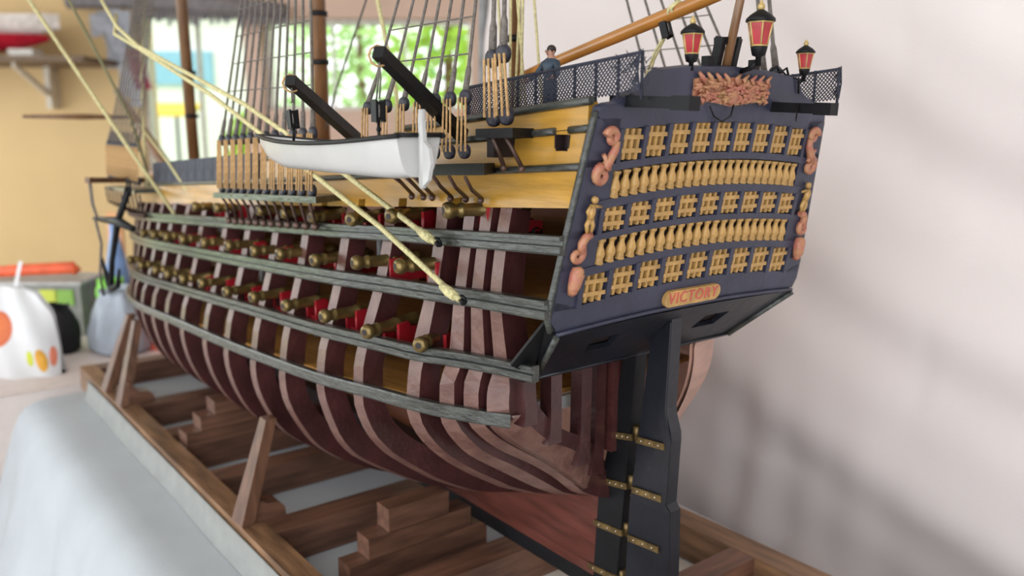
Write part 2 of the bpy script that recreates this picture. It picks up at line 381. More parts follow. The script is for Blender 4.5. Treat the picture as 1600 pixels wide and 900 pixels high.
for a, b_ in zip(DP, FP):
    a, b_ = Vector(a), Vector(b_); iv = Vector((.004, -.03, .012))
    ai, bi = a+iv, b_+iv; ai.y = max(ai.y, .005); bi.y = max(bi.y, .005)
    m1 = lerp(a, b_, .3)+Vector((-.002,.003,-.002)); m2 = lerp(a, b_, .65)+Vector((-.002,.003,-.002))
    rows.append([a, m1, m2, b_, bi, ai])
o = part('fashion_piece', MB().sweep(rows), M_frame, ship, 'broad smooth aftermost timber curving down to the stern post'); o.data.materials.append(M_worn_lit)
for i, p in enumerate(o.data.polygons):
    if i % 6 < 3 and i < 6*29: p.material_index = 1; p.use_smooth = True  # outer side takes the same paler tone with light painted in
for x in (1.05, 1.6, 2.0): pass
# counter timbers between the fashion frame and the counter
for (y0, z0, y1, z1, x0) in [(.238,.46,.236,.392,.032),(.174,.462,.176,.345,.045),(.093,.462,.098,.285,.062),(.045,.46,.05,.25,.078)]:
    mb = MB(); q = []
    for i in range(7):
        t = i/6; k = max(0, (t-.7)/.3)**2; q.append((Vector((x0-.004*t, lerp(y0,y1,t)+.003*k, lerp(z0,z1,t))), 0.022+.006*k))
    mb.sweep([[p+Vector((-.012,-w/2,0)), p+Vector((.014,-w/2,0)), p+Vector((.014,w/2,0)), p+Vector((-.012,w/2,0))] for p, w in q])
    part('counter_timber', mb, M_frame, ship)
part('inner_post', MB().bbox(.058,.09,-.024,.026,.285,.47), M_maroon, ship)
# starboard side is planked over
rows = []
xs = [.022+i*.03 for i in range(5)]+[.17+i*.06 for i in range(41)]
for x in xs:
    P = resample([p for p in section(x) if p[1] < zYb(x)+.02], 26); rows.append([Vector((x, -y*interp(x, [(.022,.56),(.052,.79),(.082,.93),(.12,1)]), z)) for y, z in P])
inner = [[Vector((v.x, min(v.y+.012, -.003), v.z+.006)) for v in r] for r in rows]
part('hull_planking', MB().grid(rows).grid([r[::-1] for r in inner]), M_plank, ship, 'smooth pinkish planked starboard side')
# decks
def deck(z, x0, x1, inset=.04, th=.008):
    mb = MB(); secs = []
    n = int((x1-x0)/.1)+2
    for i in range(n):
        x = lerp(x0, x1, i/(n-1)); y = max(.02, yh(x, z(x))-inset); secs.append([Vector((x,-y+.01,z(x)-th)),Vector((x,y,z(x)-th)),Vector((x,y,z(x))),Vector((x,-y+.01,z(x)))])
    return mb.sweep(secs)
part('orlop_deck', deck(lambda x: zW4(x)-.005, .12, 2.3), M_deck, ship)
part('gun_deck', deck(lambda x: zW3(x)-.008, .13, 2.35), M_deck, ship)
part('gun_deck', deck(lambda x: zW2(x)-.004, -.03, 2.38), M_deck, ship)
part('gun_deck', deck(lambda x: zW1(x)-.004, -.07, 2.38), M_deck, ship)
part('quarter_deck', deck(lambda x: .735-.07*x, -.1, 1.2, .03), M_deck, ship)
part('poop_deck', deck(lambda x: .83-.08*x, -.12, .34, .025), M_deck, ship)
part('forecastle_deck', deck(lambda x: .735-.07*x, 1.65, 2.42, .03), M_deck, ship)
part('deck_beam', MB().beam((.115,-.02,.372),(.115,.24,.376),.012,.022), M_white, ship, 'white painted beam under the aft edge of the lowest deck')
for i, x in enumerate([.29,.59,.9,1.22,1.5]):
    for zf, zt in ((zW4, zW3), (zW3, zW2), (zW2, zW1)):
        part('deck_pillar', MB().tube([(x,.16,zf(x)),(x,.16,zt(x)-.012)], .009, 8), M_grey, ship)
part('keelson', MB().bbox(.5,2.2,-.03,.03,.06,.1), M_dark, ship)
# wales
def wale(zf, x0, x1, h, t, n=60, inset=.002, label=None):
    secs = []
    prof = [(0,-1),(.9,-1),(1,-.8),(1,-.12),(.62,0),(.62,.42),(1.05,.52),(1.05,.92),(.9,1),(0,1)] if h > .0115 else [(0,-1),(.9,-1),(1,-.75),(1,.75),(.9,1),(0,1)]
    for i in range(n):
        x = lerp(x0, x1, i/(n-1)); z = zf(x); y = yh(x, z)-inset; nn = outn(x, z)
        secs.append([Vector((x, y, z))+nn*(t*a)+Vector((0, 0, h*b_)) for a, b_ in prof])
    return part('wale', MB().sweep(secs), M_wale, ship)
wale(zW1, -.092, 2.46, .0128, .014)
wale(zW2, -.075, 2.47, .0135, .014)
wale(zW3, -.022, 2.45, .0122, .014)
wale(zW4, .038, 2.4, .0105, .013)

# bulwark strakes, port side then starboard
def strake(x0, x1, zlo, zhi, holes=(), side=1, out=.004, th=.016, m=None, name='bulwark_strake', lab=None, notch=()):
    cuts = sorted(set([x0, x1]+[h[0] for h in holes]+[h[1] for h in holes]+[n[0] for n in notch]+[n[1] for n in notch]+[x0+i*.07 for i in range(1, int((x1-x0)/.07)+1)]))
    mb = MB()
    for a, c in zip(cuts, cuts[1:]):
        if c-a < 1e-5: continue
        mid = (a+c)/2; spans = [(zlo, zhi)]
        for h in holes:
            if h[0] < mid < h[1]:
                spans = [(zlo, lambda x, h=h: h[2]), (lambda x, h=h: h[3], zhi)]
        for n in notch:
            if n[0] < mid < n[1]: spans = [(lambda x, n=n: zlo(x)+n[2], zhi)]
        for lo, hi in spans:
            q = []
            for x in (a, c):
                q.append([Vector((x, side*(yh(x, lo(x))+out), lo(x))), Vector((x, side*(yh(x, hi(x))+out), hi(x))), Vector((x, side*(yh(x, hi(x))+out-th), hi(x))), Vector((x, side*(yh(x, lo(x))+out-th), lo(x)))])
            A, B = q
            if hi(mid)-lo(mid) > .001: mb.hexa([A[3], A[0], B[0], B[3], A[2], A[1], B[1], B[2]])
    return part(name, mb, m or M_ochre, ship, lab)
xs0 = -.097
NT = [(.155,.18,.014),(.31,.335,.014),(.45,.475,.013),(.6,.625,.012)]
strake(xs0, 1.95, zYb, zR2, notch=NT)
strake(xs0-.012, .95, lambda x: zR2(x)+.001, zR1, holes=[(-.072,-.048,.797,.8185),(.073,.096,.788,.8095),(.3,.325,.77,.79)])
strake(xs0-.008, .33, lambda x: zR1(x)+.001, zPoop)
strake(1.6, 2.42, zYb, lambda x: zR2(x)+.03)
for side in (-1,):
    strake(xs0, 2.4, zYb, lambda x: zR2(x), side=side); strake(xs0-.01, .95, lambda x: zR2(x)+.001, zR1, side=side); strake(xs0-.014, .33, lambda x: zR1(x)+.001, zPoop, side=side)
# gun ports: dark backs of the openings
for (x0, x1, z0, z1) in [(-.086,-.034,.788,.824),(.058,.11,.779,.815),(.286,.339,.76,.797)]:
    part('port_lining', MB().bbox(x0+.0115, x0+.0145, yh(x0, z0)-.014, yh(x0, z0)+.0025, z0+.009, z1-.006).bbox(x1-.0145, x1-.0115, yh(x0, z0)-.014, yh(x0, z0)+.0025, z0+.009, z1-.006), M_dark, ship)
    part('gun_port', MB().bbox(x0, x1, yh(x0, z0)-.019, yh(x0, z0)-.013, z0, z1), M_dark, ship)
# mouldings
def mould(zf, spans, r=.0052, m=None):
    for x0, x1 in spans:
        n = max(3, int((x1-x0)/.05)+2)
        pts = []
        for i in range(n):
            x = lerp(x0, x1, i/(n-1)); z = zf(x); pts.append(Vector((x, yh(x, z)+.006, z)))
        part('moulding', MB().tube(pts, r, 8), m or M_wale, ship)
mould(zR1, [(-.112,-.074),(-.046,.071),(.1,.298),(.33,.95)])
mould(zR2, [(-.105,.09),(.35,1.95)])
mould(lambda x: zPoop(x)+.001, [(-.112,.33)], .0058)
# upper-deck inner bulkhead and hammock cloths of the waist
mb = MB()
for i in range(12):
    x0 = 1.0+i*.066; x1 = x0+.063
    zb = lambda x: zR2(x)+.002
    part('hammock_cloth', MB().hexa([Vector((x0,.235,zb(x0))),Vector((x0,.262,zb(x0))),Vector((x1,.262,zb(x1))),Vector((x1,.235,zb(x1))),Vector((x0,.238,zb(x0)+.062)),Vector((x0,.258,zb(x0)+.062)),Vector((x1,.258,zb(x1)+.062)),Vector((x1,.238,zb(x1)+.062))]), M_hammock, ship)

# ================================================================ STERN
def T(y, z, out=0.0): return Vector((xT(z)-out*.983, y, z-out*.183))
def camb(y): return -.011*(y/.21)**2
def yout(z): return interp(z, [(.545,.268),(.572,.281),(.603,.280),(.722,.266),(.835,.253),(.846,.248),(.851,.235),(.866,.215),(.877,.183),(.894,.163),(.902,.15)])
st = part('transom', MB().prism([T(y, z, -.018) for y, z in [(-.262,.556),(.262,.556),(.262,.6),(.25,.722),(.236,.838),(-.236,.838),(-.25,.722),(-.262,.6)]], T(0,.6,-.014)-T(0,.6,-.018)), M_dark, ship, 'tall raked stern wall painted dark blue-grey with rows of gilt windows')
def slab(poly, o0, o1, m, name, parent=st, label=None):
    return part(name, MB().prism([T(y, z, o0) for y, z in poly], T(0,.6,o1)-T(0,.6,o0)), m, parent, label)
rowsW = {1: (.794,.836,.211), 2: (.747,.784,.209), 3: (.701,.735,.224), 4: (.657,.692,.217), 5: (.603,.645,.241)}
def arc(y0, y1, z, n=12): return [(lerp(y0, y1, i/n), z+camb(lerp(y0, y1, i/n))) for i in range(n+1)]
# top panel
topo = [(.252,.842),(.249,.852),(.238,.856),(.222,.858),(.213,.866),(.183,.877),(.170,.884),(.162,.895),(.152,.902),(.095,.9085),(0,.912)]
poly = arc(-.225,.225,.836)+topo+[(-y, z) for y, z in topo[::-1][1:]]
slab(poly, -.014, 0, M_blue, 'upper_panel')
slab(arc(-.232,.232,.784)+arc(.232,-.232,.794), -.014, .002, M_blue, 'transom_band')
slab(arc(-.24,.24,.735)+arc(.24,-.24,.747), -.014, .002, M_blue, 'transom_band')
slab(arc(-.246,.246,.692)+arc(.246,-.246,.701), -.014, .002, M_blue, 'transom_band')
slab(arc(-.255,.255,.645)+arc(.255,-.255,.657), -.014, .002, M_blue, 'transom_band')
slab([(-.268,.556),(.268,.556),(.281,.572),(.279,.6)]+arc(.24,-.24,.603)+[(-.279,.6),(-.281,.572)], -.014, 0, M_blue, 'lower_panel')
for s in (1, -1):
    for r in rowsW:
        z0, z1, ye = rowsW[r]; e = -.011
        pl = [(s*ye, z0+e-.005), (s*yout(z0+e-.005), z0+e-.005), (s*yout(z1+e+.014), z1+e+.014), (s*ye, z1+e+.014)]
        slab(pl if s > 0 else pl[::-1], -.014, .0, M_blue, 'side_stile')
    # light edge of the quarter
    pts = [T(s*(yout(z)+.001), z, -.006) for z in (.556,.572,.603,.66,.722,.78,.835,.846)]
    part('edge_moulding', MB().tube(pts, .0055, 6), M_wale, st)
part('base_moulding', MB().tube([T(y, .563+camb(y)*.5, .003) for y in [-.27+i*.045 for i in range(13)]], .003, 6), M_blue, st)
# window lattices
NC = 9
for r in (1, 3, 5):
    z0, z1, ye = rowsW[r]; pitch = 2*(ye-.004)/NC
    for c in range(NC):
        yc = (c-4)*pitch; e = camb(yc); hw = pitch*.41; zc = (z0+z1)/2+e
        mb = MB()
        for k in (-.62, 0, .62):
            y = yc+k*hw; sl = -.012*(y/.21); mb.beam(T(y, z0+e+.001, -.006), T(y, z1+e-.001, -.006), .0052, .012, (1,0,0))
        for zz in (.3, .72):
            z = lerp(z0, z1, zz)+e
            mb.beam(T(yc-hw, z, -.0005), T(yc+hw, z, -.0005), .004, .0058)
        part('window_lattice', mb, M_gold, st)
    for c in range(NC+1):
        y = (c-4.5)*pitch; e = camb(y)
        part('mullion', MB().beam(T(y, z0+e-.001, -.004), T(y, z1+e+.001, -.004), pitch*.17, .014, (1,0,0)), M_blue, st)
# balusters
bal0 = None
for r, n in ((2, 23), (4, 22)):
    z0, z1, ye = rowsW[r]
    for c in range(n):
        y = lerp(-ye+.012, ye-.008, c/(n-1)); e = camb(y); h = z1-z0-.001
        if bal0 is None:
            pr = [(0,.0064),(.09,.0064),(.1,.0052),(.17,.0062),(.2,.0048),(.3,.0068),(.42,.0070),(.55,.0054),(.7,.0034),(.84,.0036),(.9,.0054),(1,.0056)]
            d = (T(y, z1, -.002)-T(y, z0, -.002)).normalized()
            bal0 = part('baluster', MB().lathe(T(y, z0+e, -.002), d, [(t*.036, q*1.12) for t, q in pr], 10), M_gold, st)
            ofs = WO[bal0.name]-W(T(y, z0+e, -.002))
        else:
            o = inst(bal0, 'baluster', T(y, z0+e, -.002), st); o.location += ofs; WO[o.name] = WO[o.name]+ofs
# carvings
def scroll(pts, r0, r1, name='carved_scroll', lab=None):
    n = len(pts); return part(name, MB().tube(pts, [lerp(r0, r1, i/(n-1)) for i in range(n)], 8), M_carve, st, lab)
def spiral(cy, cz, rad, a0, turns, s, n=14, out=.004):
    return [T(cy+s*rad*(1-.75*i/n)*math.cos(a0+turns*6.283*i/n), cz+rad*(1-.75*i/n)*math.sin(a0+turns*6.283*i/n), out) for i in range(n+1)]
for s in (1, -1):
    scroll(spiral(s*.226,.816,.011, .2, 1.1, s), .0065, .004); scroll([T(s*.217,.812,.005),T(s*.218,.8,.005),T(s*.226,.788,.006),T(s*.233,.777,.006)], .005, .007); scroll(spiral(s*.234,.768,.012, 1.4, -1.1, s), .007, .004)
    scroll([T(s*.237,.795,.005), T(s*.229,.785,.006), T(s*.224,.775,.005)], .003, .004)
    # small gilt figure carved under the upper scroll
    mb = MB(); y0 = s*.243
    mb.ball(T(y0-s*.002,.737,.006), .0052, 8, 6); mb.tube([T(y0-s*.001,.731,.005),T(y0+s*.001,.722,.006),T(y0,.712,.005)], [.004,.0058,.005], 7)
    mb.tube([T(y0,.713,.005),T(y0+s*.005,.704,.005),T(y0+s*.002,.693,.005)], [.0042,.0034,.0026], 6); mb.tube([T(y0-s*.001,.713,.005),T(y0-s*.006,.703,.005),T(y0-s*.004,.693,.005)], [.0042,.0034,.0026], 6)
    mb.tube([T(y0-s*.002,.729,.006),T(y0-s*.01,.728,.006),T(y0-s*.016,.727,.006)], [.003,.0024,.002], 6); mb.tube([T(y0+s*.003,.729,.006),T(y0+s*.008,.722,.006),T(y0+s*.005,.716,.006)], [.003,.0024,.002], 6)
    part('carved_figure', mb, M_gold, st, 'small gilt standing figure carved on the stern edge')
    scroll([T(s*.238,.69,.005),T(s*.247,.688,.006),T(s*.252,.68,.006),T(s*.25,.668,.006)], .0055, .0065); scroll(spiral(s*.256,.664,.011, 2.0, 1.1, s), .006, .0035)
    mb = MB(); mb.tube([T(s*.2535,.648,.004),T(s*.2535,.638,.007),T(s*.256,.622,.007),T(s*.257,.61,.004)], [.006,.0105,.009,.005], 9); mb.ball(T(s*.2535,.642,.009), .008, 8, 6)
    mb.ball(T(s*.256,.616,.007), .0065, 8, 6); part('carved_bracket', mb, M_carve, st)
# crest over the windows: arms and trophies
mb = MB()
slabp = [(-.082,.870),(-.075,.866),(-.03,.862),(0,.858),(.03,.862),(.07,.866),(.082,.871),(.085,.893),(.07,.896),(.04,.894),(.0,.898),(-.04,.894),(-.07,.895),(-.083,.89)]
mb.prism([T(y, z, .0) for y, z in slabp], T(0,.6,.003)-T(0,.6,0))
for i in range(120):
    y = random.uniform(-.078,.078); z = .880+random.uniform(-.014,.012)-.002*(abs(y)/.08); a = random.uniform(0, 3.14); l = random.uniform(.006,.013)
    mb.tube([T(y-l*math.cos(a), z-l*.5*math.sin(a), .003), T(y, z, .0075), T(y+l*math.cos(a), z+l*.5*math.sin(a), .003)], [.0018,.0032,.0014], 6)
for k in range(9):
    y = -.072+.018*k; mb.tube([T(y-.008,.888,.004),T(y+.002,.896,.006),T(y+.009*(1 if k > 4 else -1),.902,.004)], [.0035,.0035,.002], 6)
mb.ball(T(0,.874,.003), .014, 10, 8, (.5,1,1))
part('carved_crest', mb, M_carve, st, 'pink and gilt carved crest of trophies below the taffrail')
# name board with raised letters
nb = []
for i in range(17): a = -1.5708+3.1416*i/16; nb.append((.052+.0125*math.cos(a), .0125*math.sin(a)))
nb += [(-y, -z) for y, z in nb]
slant = .0
board = slab([(y, .578+camb(y)*1.0+z) for y, z in nb], .0, .006, M_gold, 'name_board', ship, 'rounded gilt board with the red ship name')
cu = bpy.data.curves.new('name_text', 'FONT'); cu.body = 'VICTORY'; cu.size = .0245; cu.align_x = 'CENTER'; cu.align_y = 'CENTER'; cu.extrude = .0008; cu.space_character = 1.15
to = bpy.data.objects.new('name_text', cu); COL.objects.link(to); bpy.context.view_layer.update()
tm = bpy.data.meshes.new_from_object(to.evaluated_get(bpy.context.evaluated_depsgraph_get())); bpy.data.objects.remove(to)
tb = MB(); tb.add([T(-v.co.x, .578+v.co.y, .0065+v.co.z) for v in tm.vertices], [list(p.vertices) for p in tm.polygons])
part('lettering', tb, mat('letter_red', (196, 92, 84), 0.5), board, 'raised red letters reading VICTORY')
# lower counter with two square ports
def Cn(u, v, o=0.0):        # u across -1..1, v 0 top..1 bottom
    y = u*lerp(.272,.226,v); z = lerp(.556,.463,v)+camb(y)*.3*(1-v); x = lerp(xT(.556)-.002,.022,v)
    return Vector((x-o*.7, y, z-o*.72))
us = [-1,-.8,-.54,-.3,-.05,.05,.46,.68,.85,1]; vs = [0,.3,.58,1]
mb = MB()
for i in range(len(us)-1):
    for j in range(3):
        if (i in (2, 6)) and j == 1: continue
        a, c, d, e = us[i], us[i+1], vs[j], vs[j+1]
        mb.hexa([Cn(a,d,-.008),Cn(c,d,-.008),Cn(c,e,-.008),Cn(a,e,-.008),Cn(a,d),Cn(c,d),Cn(c,e),Cn(a,e)])
part('lower_counter', mb, M_rudder, ship)
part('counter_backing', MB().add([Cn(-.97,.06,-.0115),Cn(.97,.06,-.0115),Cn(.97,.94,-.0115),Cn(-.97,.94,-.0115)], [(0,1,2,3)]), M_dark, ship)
for s in (1, -1):
    part('counter_edge', MB().tube([Cn(s*1.0, 0, .002), Cn(s*1.0, .5, .002), Cn(s*1.0, 1.0, .002)], .005, 6), M_wale, ship)
part('counter_edge', MB().tube([Cn(u, 1.0, .001) for u in (-1,-.5,0,.5,1)], .003, 6), M_rudder, ship)
# quarter cheek closing the port and starboard sides of the counter
for s in (1, -1):
    q = [Vector((xT(.556)+.006, s*.27, .556)), Vector((.02, s*.228, .466)), Vector((.0, s*.29, .497)), Vector((-.07, s*.284, .575))]
    part('quarter_cheek', MB().prism(q if s > 0 else q[::-1], (.006,-s*.004,.003)), M_black, ship)
# stern davits
part('stern_davit', MB().beam((-.10,.2,.862),(-.232,.2,.8565),.017,.0145).beam((-.205,.2,.8577),(-.234,.2,.8565),.02,.0175), M_black, ship)
part('stern_davit', MB().beam((-.085,-.11,.861),(-.225,-.11,.8545),.017,.0145).beam((-.2,-.11,.8557),(-.227,-.11,.8545),.02,.0175), M_black, ship)
part('slack_rope', MB().tube([T(.045,.858,.004),T(.035,.845,.006),T(.018,.838,.008),T(.0,.846,.008),T(-.004,.862,.006)], .0012, 5), M_black, ship)
part('slack_rope', MB().tube([Vector((-.2,-.06,.85)),Vector((-.19,-.075,.838)),Vector((-.18,-.09,.84)),Vector((-.175,-.1,.862))], .0012, 5), M_black, ship)
# rudder
rp = [(-.03,.535),(-.052,.535),(-.048,.388),(-.05,.378),(-.060,.35),(-.061,.338),(-.057,.228),(-.066,.218),(-.0715,.0),(.03,.0),(.024,.2),(.008,.34),(-.01,.5)]
rd = part('rudder', MB().prism([(x,-.012,z) for x, z in rp], (0,.024,0)), M_rudder, ship, 'black rudder with brass hinge straps')
part('rudder_facing', MB().prism([(x,.0123,z) for x, z in [(-.038,.52),(-.036,.36),(-.05,.33),(-.047,.23),(-.055,.21),(-.06,.005),(-.071,.005),(-.0655,.216),(-.0565,.226),(-.0605,.337),(-.0475,.387),(-.0515,.53)]], (0,.003,0)), M_rudder, rd)
def strap(z, xa, xb, dz, parent, y=.0135):
    mb = MB()
    for s in (1, -1): mb.beam((xa, s*y, z), (xb, s*y, z+dz), .004, .011)
    o = part('hinge_strap', mb, M_strap, parent)
    nl = MB()
    for t in (.2,.5,.8):
        for s in (1, -1): nl.ball((lerp(xa,xb,t), s*(y+.002), z+dz*t), .0018, 6, 4)
    if parent is rd or True: part('nail', nl, M_nail, o if parent is ship else parent)
for z in (.322,.232,.142,.05): strap(z-.002, .012+(.3-z)*.06, -.05+(.3-z)*.02, .006, rd, .0155)
for z in (.312,.222,.135,.046): strap(z, .03+(.322-z)*.14+.05, .02+(.322-z)*.09, .006, ship, .0145) if z < .2 else strap(z, .062+(.322-z)*.16, .02+(.322-z)*.1, .008, ship, .0145)
for z in (.325,.235,.145,.052):
    part('pintle', MB().tube([(.026+(.3-z)*.09,0,z-.012),(.026+(.3-z)*.09,0,z+.012)], .0075, 8), M_strap, ship)
# ---- taffrail lanterns
def lantern(x, y, z, h, tilt=0.0):
    q = h/.078
    o = part('stern_lantern', MB().lathe((x,y,z), (0,0,1), [(0,.004*q),(.012*q,.004*q),(.014*q,.009*q),(.022*q,.011*q),(.025*q,.0115*q),(.026*q,.004*q)], 10).tube([(x+.03*q,y,z-.006*q),(x+.012*q,y,z-.002*q),(x,y,z+.006*q)], .0035*q, 6), M_black, ship, 'stern lantern with red panes and black domed cap')
    def hexr(r, zz): return [Vector((x+r*math.cos(k*1.0472+.3), y+r*math.sin(k*1.0472+.3), zz)) for k in range(6)]
    r0, r1, za, zb = .0105*q, .0165*q, z+.026*q, z+.056*q
    A, B = hexr(r0, za), hexr(r1, zb)
    for k in range(6):
        j = (k+1) % 6
        part('pane', MB().add([A[k]*.999+Vector((0,0,za*.001)), A[j], B[j], B[k]], [(0,1,2,3)]), M_lred, o)
    part('lantern_frame', MB().tube(A+[A[0]], .0014*q, 5).tube(B+[B[0]], .0018*q, 5), M_lgold, o)
    fr = MB()
    for k in range(6): fr.tube([A[k], B[k]], .0012*q, 5)
    part('lantern_bar', fr, M_lgold, o)
    part('lantern_cap', MB().lathe((x,y,zb), (0,0,1), [(0,.019*q),(.004*q,.019*q),(.009*q,.014*q),(.014*q,.006*q),(.016*q,.003*q)], 12), M_black, o)
    part('finial', MB().ball((x,y,zb+.019*q), .0052*q, 8, 6).ball((x,y,zb+.0245*q), .0028*q, 6, 5), M_lgold, o)
lantern(-.165, -.013, .912, .082)
lantern(-.135, .092, .903, .066)
lantern(-.135, -.171, .898, .058)
# ensign staff between two black cheeks
part('ensign_staff', MB().tube([(-.118,.0,.9),(-.139,.0,1.0),(-.19,.0,1.25)], [.0068,.0062,.005], 10), M_mast, ship)
part('staff_cheek', MB().beam((-.112,.017,.9),(-.122,.015,.953),.012,.012).beam((-.112,-.018,.9),(-.122,-.020,.953),.012,.012).beam((-.12,-.024,.95),(-.12,.02,.947),.014,.01), M_black, ship)
part('tangled_line', MB().tube([(-.13,-.085,.907),(-.135,-.1,.917),(-.13,-.115,.909),(-.135,-.125,.916),(-.13,-.14,.903),(-.135,-.155,.896)], .0018, 5).tube([(-.128,-.09,.903),(-.137,-.11,.912),(-.13,-.13,.907),(-.14,-.15,.9),(-.135,-.16,.88)], .0016, 5), M_black, ship)
for y in (.045,-.06): part('taffrail_post', MB().bbox(-.13,-.118,y-.006,y+.006,.89,.925), M_black, ship)

# ================================================================ MASTS, SPARS, RIGGING
def mast(x, y0z, top, r, rake, name):
    return part(name, MB().tube([(x,0,y0z),(x-rake*(top-y0z)*.5,0,(y0z+top)/2),(x-rake*(top-y0z),0,top)], [r, r*.95, r*.8], 14), M_mast, ship)
mast(.36,.72,2.2,.0115,.0,'mizzen_mast'); mast(1.165,.6,2.6,.019,.0,'main_mast'); mast(2.2,.6,2.8,.02,-.05,'fore_mast')
for x, r, zs_ in ((.36,.0145,(.98,1.06)), (1.165,.0225,(.86,.98,1.1)), (2.2,.0235,(.85,1.0))):
    for z in zs_: part('mast_band', MB().tube([(x,0,z),(x,0,z+.012)], r, 14), M_black, ship)
part('spanker_boom', MB().tube([(.34,0,.918),(.259,0,.936),(.1,0,.970),(-.076,0,1.008),(-.35,0,1.067)], [.0075,.0095,.0105,.0105,.007], 12), M_boom, ship)
part('bowsprit', MB().tube([(2.4,0,.6),(2.9,0,.83),(3.2,0,.97)], [.024,.02,.014], 10), M_mast, ship)
part('spritsail_yard', MB().tube([(2.62,.465,.852),(2.62,.27,.853),(2.62,.1,.853)], [.006,.011,.006], 8), M_mast, ship)
# yards above the frame that the braces run to
rig = ship
def rope(pts, r, m=M_rope, name='rope'):
    return part(name, MB().tube(pts, r, 6), m, ship)
rope([(.18,.297,.653),(.45,.315,.75),(.8,.345,.868),(1.3,.408,1.012),(1.38,.43,1.06),(1.55,.42,1.14),(1.9,.335,1.19)], .0046, name='brace')
rope([(.089,.315,.580),(.3,.325,.668),(.6,.34,.77),(.95,.36,.89),(1.3,.408,1.008),(1.45,.42,1.05),(1.9,.3,1.15)], .0046, name='brace')
for p in ((.18,.297,.653),(.089,.315,.580)):
    part('rope_knot', MB().tube([Vector(p)+Vector((.008,.002,.004)),Vector(p)+Vector((.022,.003,.009)),Vector(p)+Vector((.04,.004,.016))], [.007,.0085,.006], 8), M_rope, ship)
    part('eye_bolt', MB().tube([Vector(p)+Vector((.006*math.cos(a),-.006+.006*math.sin(a)*.4,.006*math.sin(a))) for a in [i*.7 for i in range(10)]], .0025, 5).tube([Vector(p)+Vector((-.01,.0,-.003)),Vector(p)+Vector((.004,-.004,.0))], .004, 6), M_black, ship)
rope([(1.504,.29,.585),(1.6,.38,.779),(1.62,.575,1.135),(1.63,.7,1.3)], .005, name='brace')
rope([(1.75,.28,.66),(1.62,.354,.843),(1.6,.487,1.142),(1.59,.6,1.35)], .0042, mat('olive_rope', (128, 124, 92), 0.85), 'brace')
rope([(1.45,.262,.64),(1.62,.262,.72),(1.9,.262,.83)], .0042, name='sheet_line')
rope([(1.85,.262,.63),(1.9,.25,.72),(2.05,.2,1.0),(2.1,.15,1.3)], .004, name='sheet_line')
# stays and halyards near the mizzen
rope([(.786,0,.80),(.786,0,.893),(.862,0,1.107),(.95,0,1.35)], .0055, name='stay')
rope([(1.16,0,.8),(1.082,0,.916),(.915,0,1.113),(.7,0,1.37)], .0028, M_shroud, 'stay')
for (x0, x1) in ((.36,.39),(.345,.35),(.331,.322),(.315,.314),(.3,.335)):
    rope([(x0,.022,.86),(x1,.018,1.08),(x1+.01,.012,1.4)], .0026, name='halyard')
rope([(.277,.0,.85),(.29,.0,.931),(.31,.0,1.08),(.34,0,1.4)], .0026, name='halyard')
# shroud gangs
DE = None
def deadeye(c, r, parent=ship):
    global DE
    if DE is None:
        mb = MB(); mb.lathe(Vector(c)-Vector((0,r*.5,0)), (0,1,0), [(0,r*.6),(r*.15,r*.95),(r*.5,r),(r*.85,r*.95),(r*1.0,r*.6)], 12)
        DE = (part('deadeye', mb, M_deadeye, parent), r); DE = (DE[0], r, WO[DE[0].name]-W(c)); return DE[0]
    o = inst(DE[0], 'deadeye', c, parent); s = r/DE[1]; o.scale = (s,s,s); o.location += DE[2]*s; WO[o.name] = WO[o.name]+DE[2]*s
    return o
def gang(lows, ups, tops, r, rs, nrat, zr, lany=3, side=1, lr=.0016):
    """lower deadeye, upper deadeye, lanyards and a shroud for every leg; ratlines across"""
    sh = []
    for a, b_, t in zip(lows, ups, tops):
        a, b_, t = Vector(a), Vector(b_), Vector(t)
        deadeye(a, r); deadeye(b_, r)
        lm = MB()
        for k in range(lany):
            f = (k-(lany-1)/2)*r*.95
            lm.tube([a+Vector((f, side*r*.55, 0)), b_+Vector((f*.8, side*r*.55, 0))], lr, 5)
        part('lanyard', lm, M_lany, ship)
        part('shroud', MB().tube([b_+Vector((0,0,r*.6)), b_+(t-b_).normalized()*.042, b_+(t-b_).normalized()*.05, t], [rs*1.8, rs*1.6, rs, rs], 6), M_shroud, ship)
        sh.append((b_, t))
    for k in range(nrat):
        pts = []
        for b_, t in sh:
            z = zr[0]+zr[1]*k; u = (z-b_.z)/(t.z-b_.z)
            if u > .03: pts.append(lerp(b_, t, u)+Vector((0, side*rs, 0)))
        if len(pts) > 1: part('ratline', MB().tube(pts, rs*.45, 4), M_shroud, ship)
# mizzen channel and shrouds, port
part('channel', MB().hexa([Vector((.075,.262,.762)),Vector((.355,.262,.748)),Vector((.355,.345,.748)),Vector((-.012,.345,.766)),Vector((.075,.262,.777)),Vector((.355,.262,.763)),Vector((.355,.345,.763)),Vector((-.012,.345,.781))]), M_black, ship, 'black channel shelf under the mizzen deadeyes')
mx = [.31,.25,.2,.155,.116,.078,.042]
gang([(x,.338,.795-.045*(x-.05)) for x in mx], [(x*1.0+.004,.333,.866-.04*(x-.05)) for x in mx], [(lerp(.36,x,.12),.03,1.65) for x in mx], .0105, .0025, 11, (.925,.052))
for x in (.223,.188,.162,.111,.071,.033): 
    xb = x+.06
    part('chain_plate', MB().tube([(x,.343,.762-.04*x),(x+.025,.315,.742),(xb,.271,.722-.04*x+.004)], .003, 6).ball((xb,.274,.722-.04*x+.002), .0055, 8, 5), M_chain, ship)
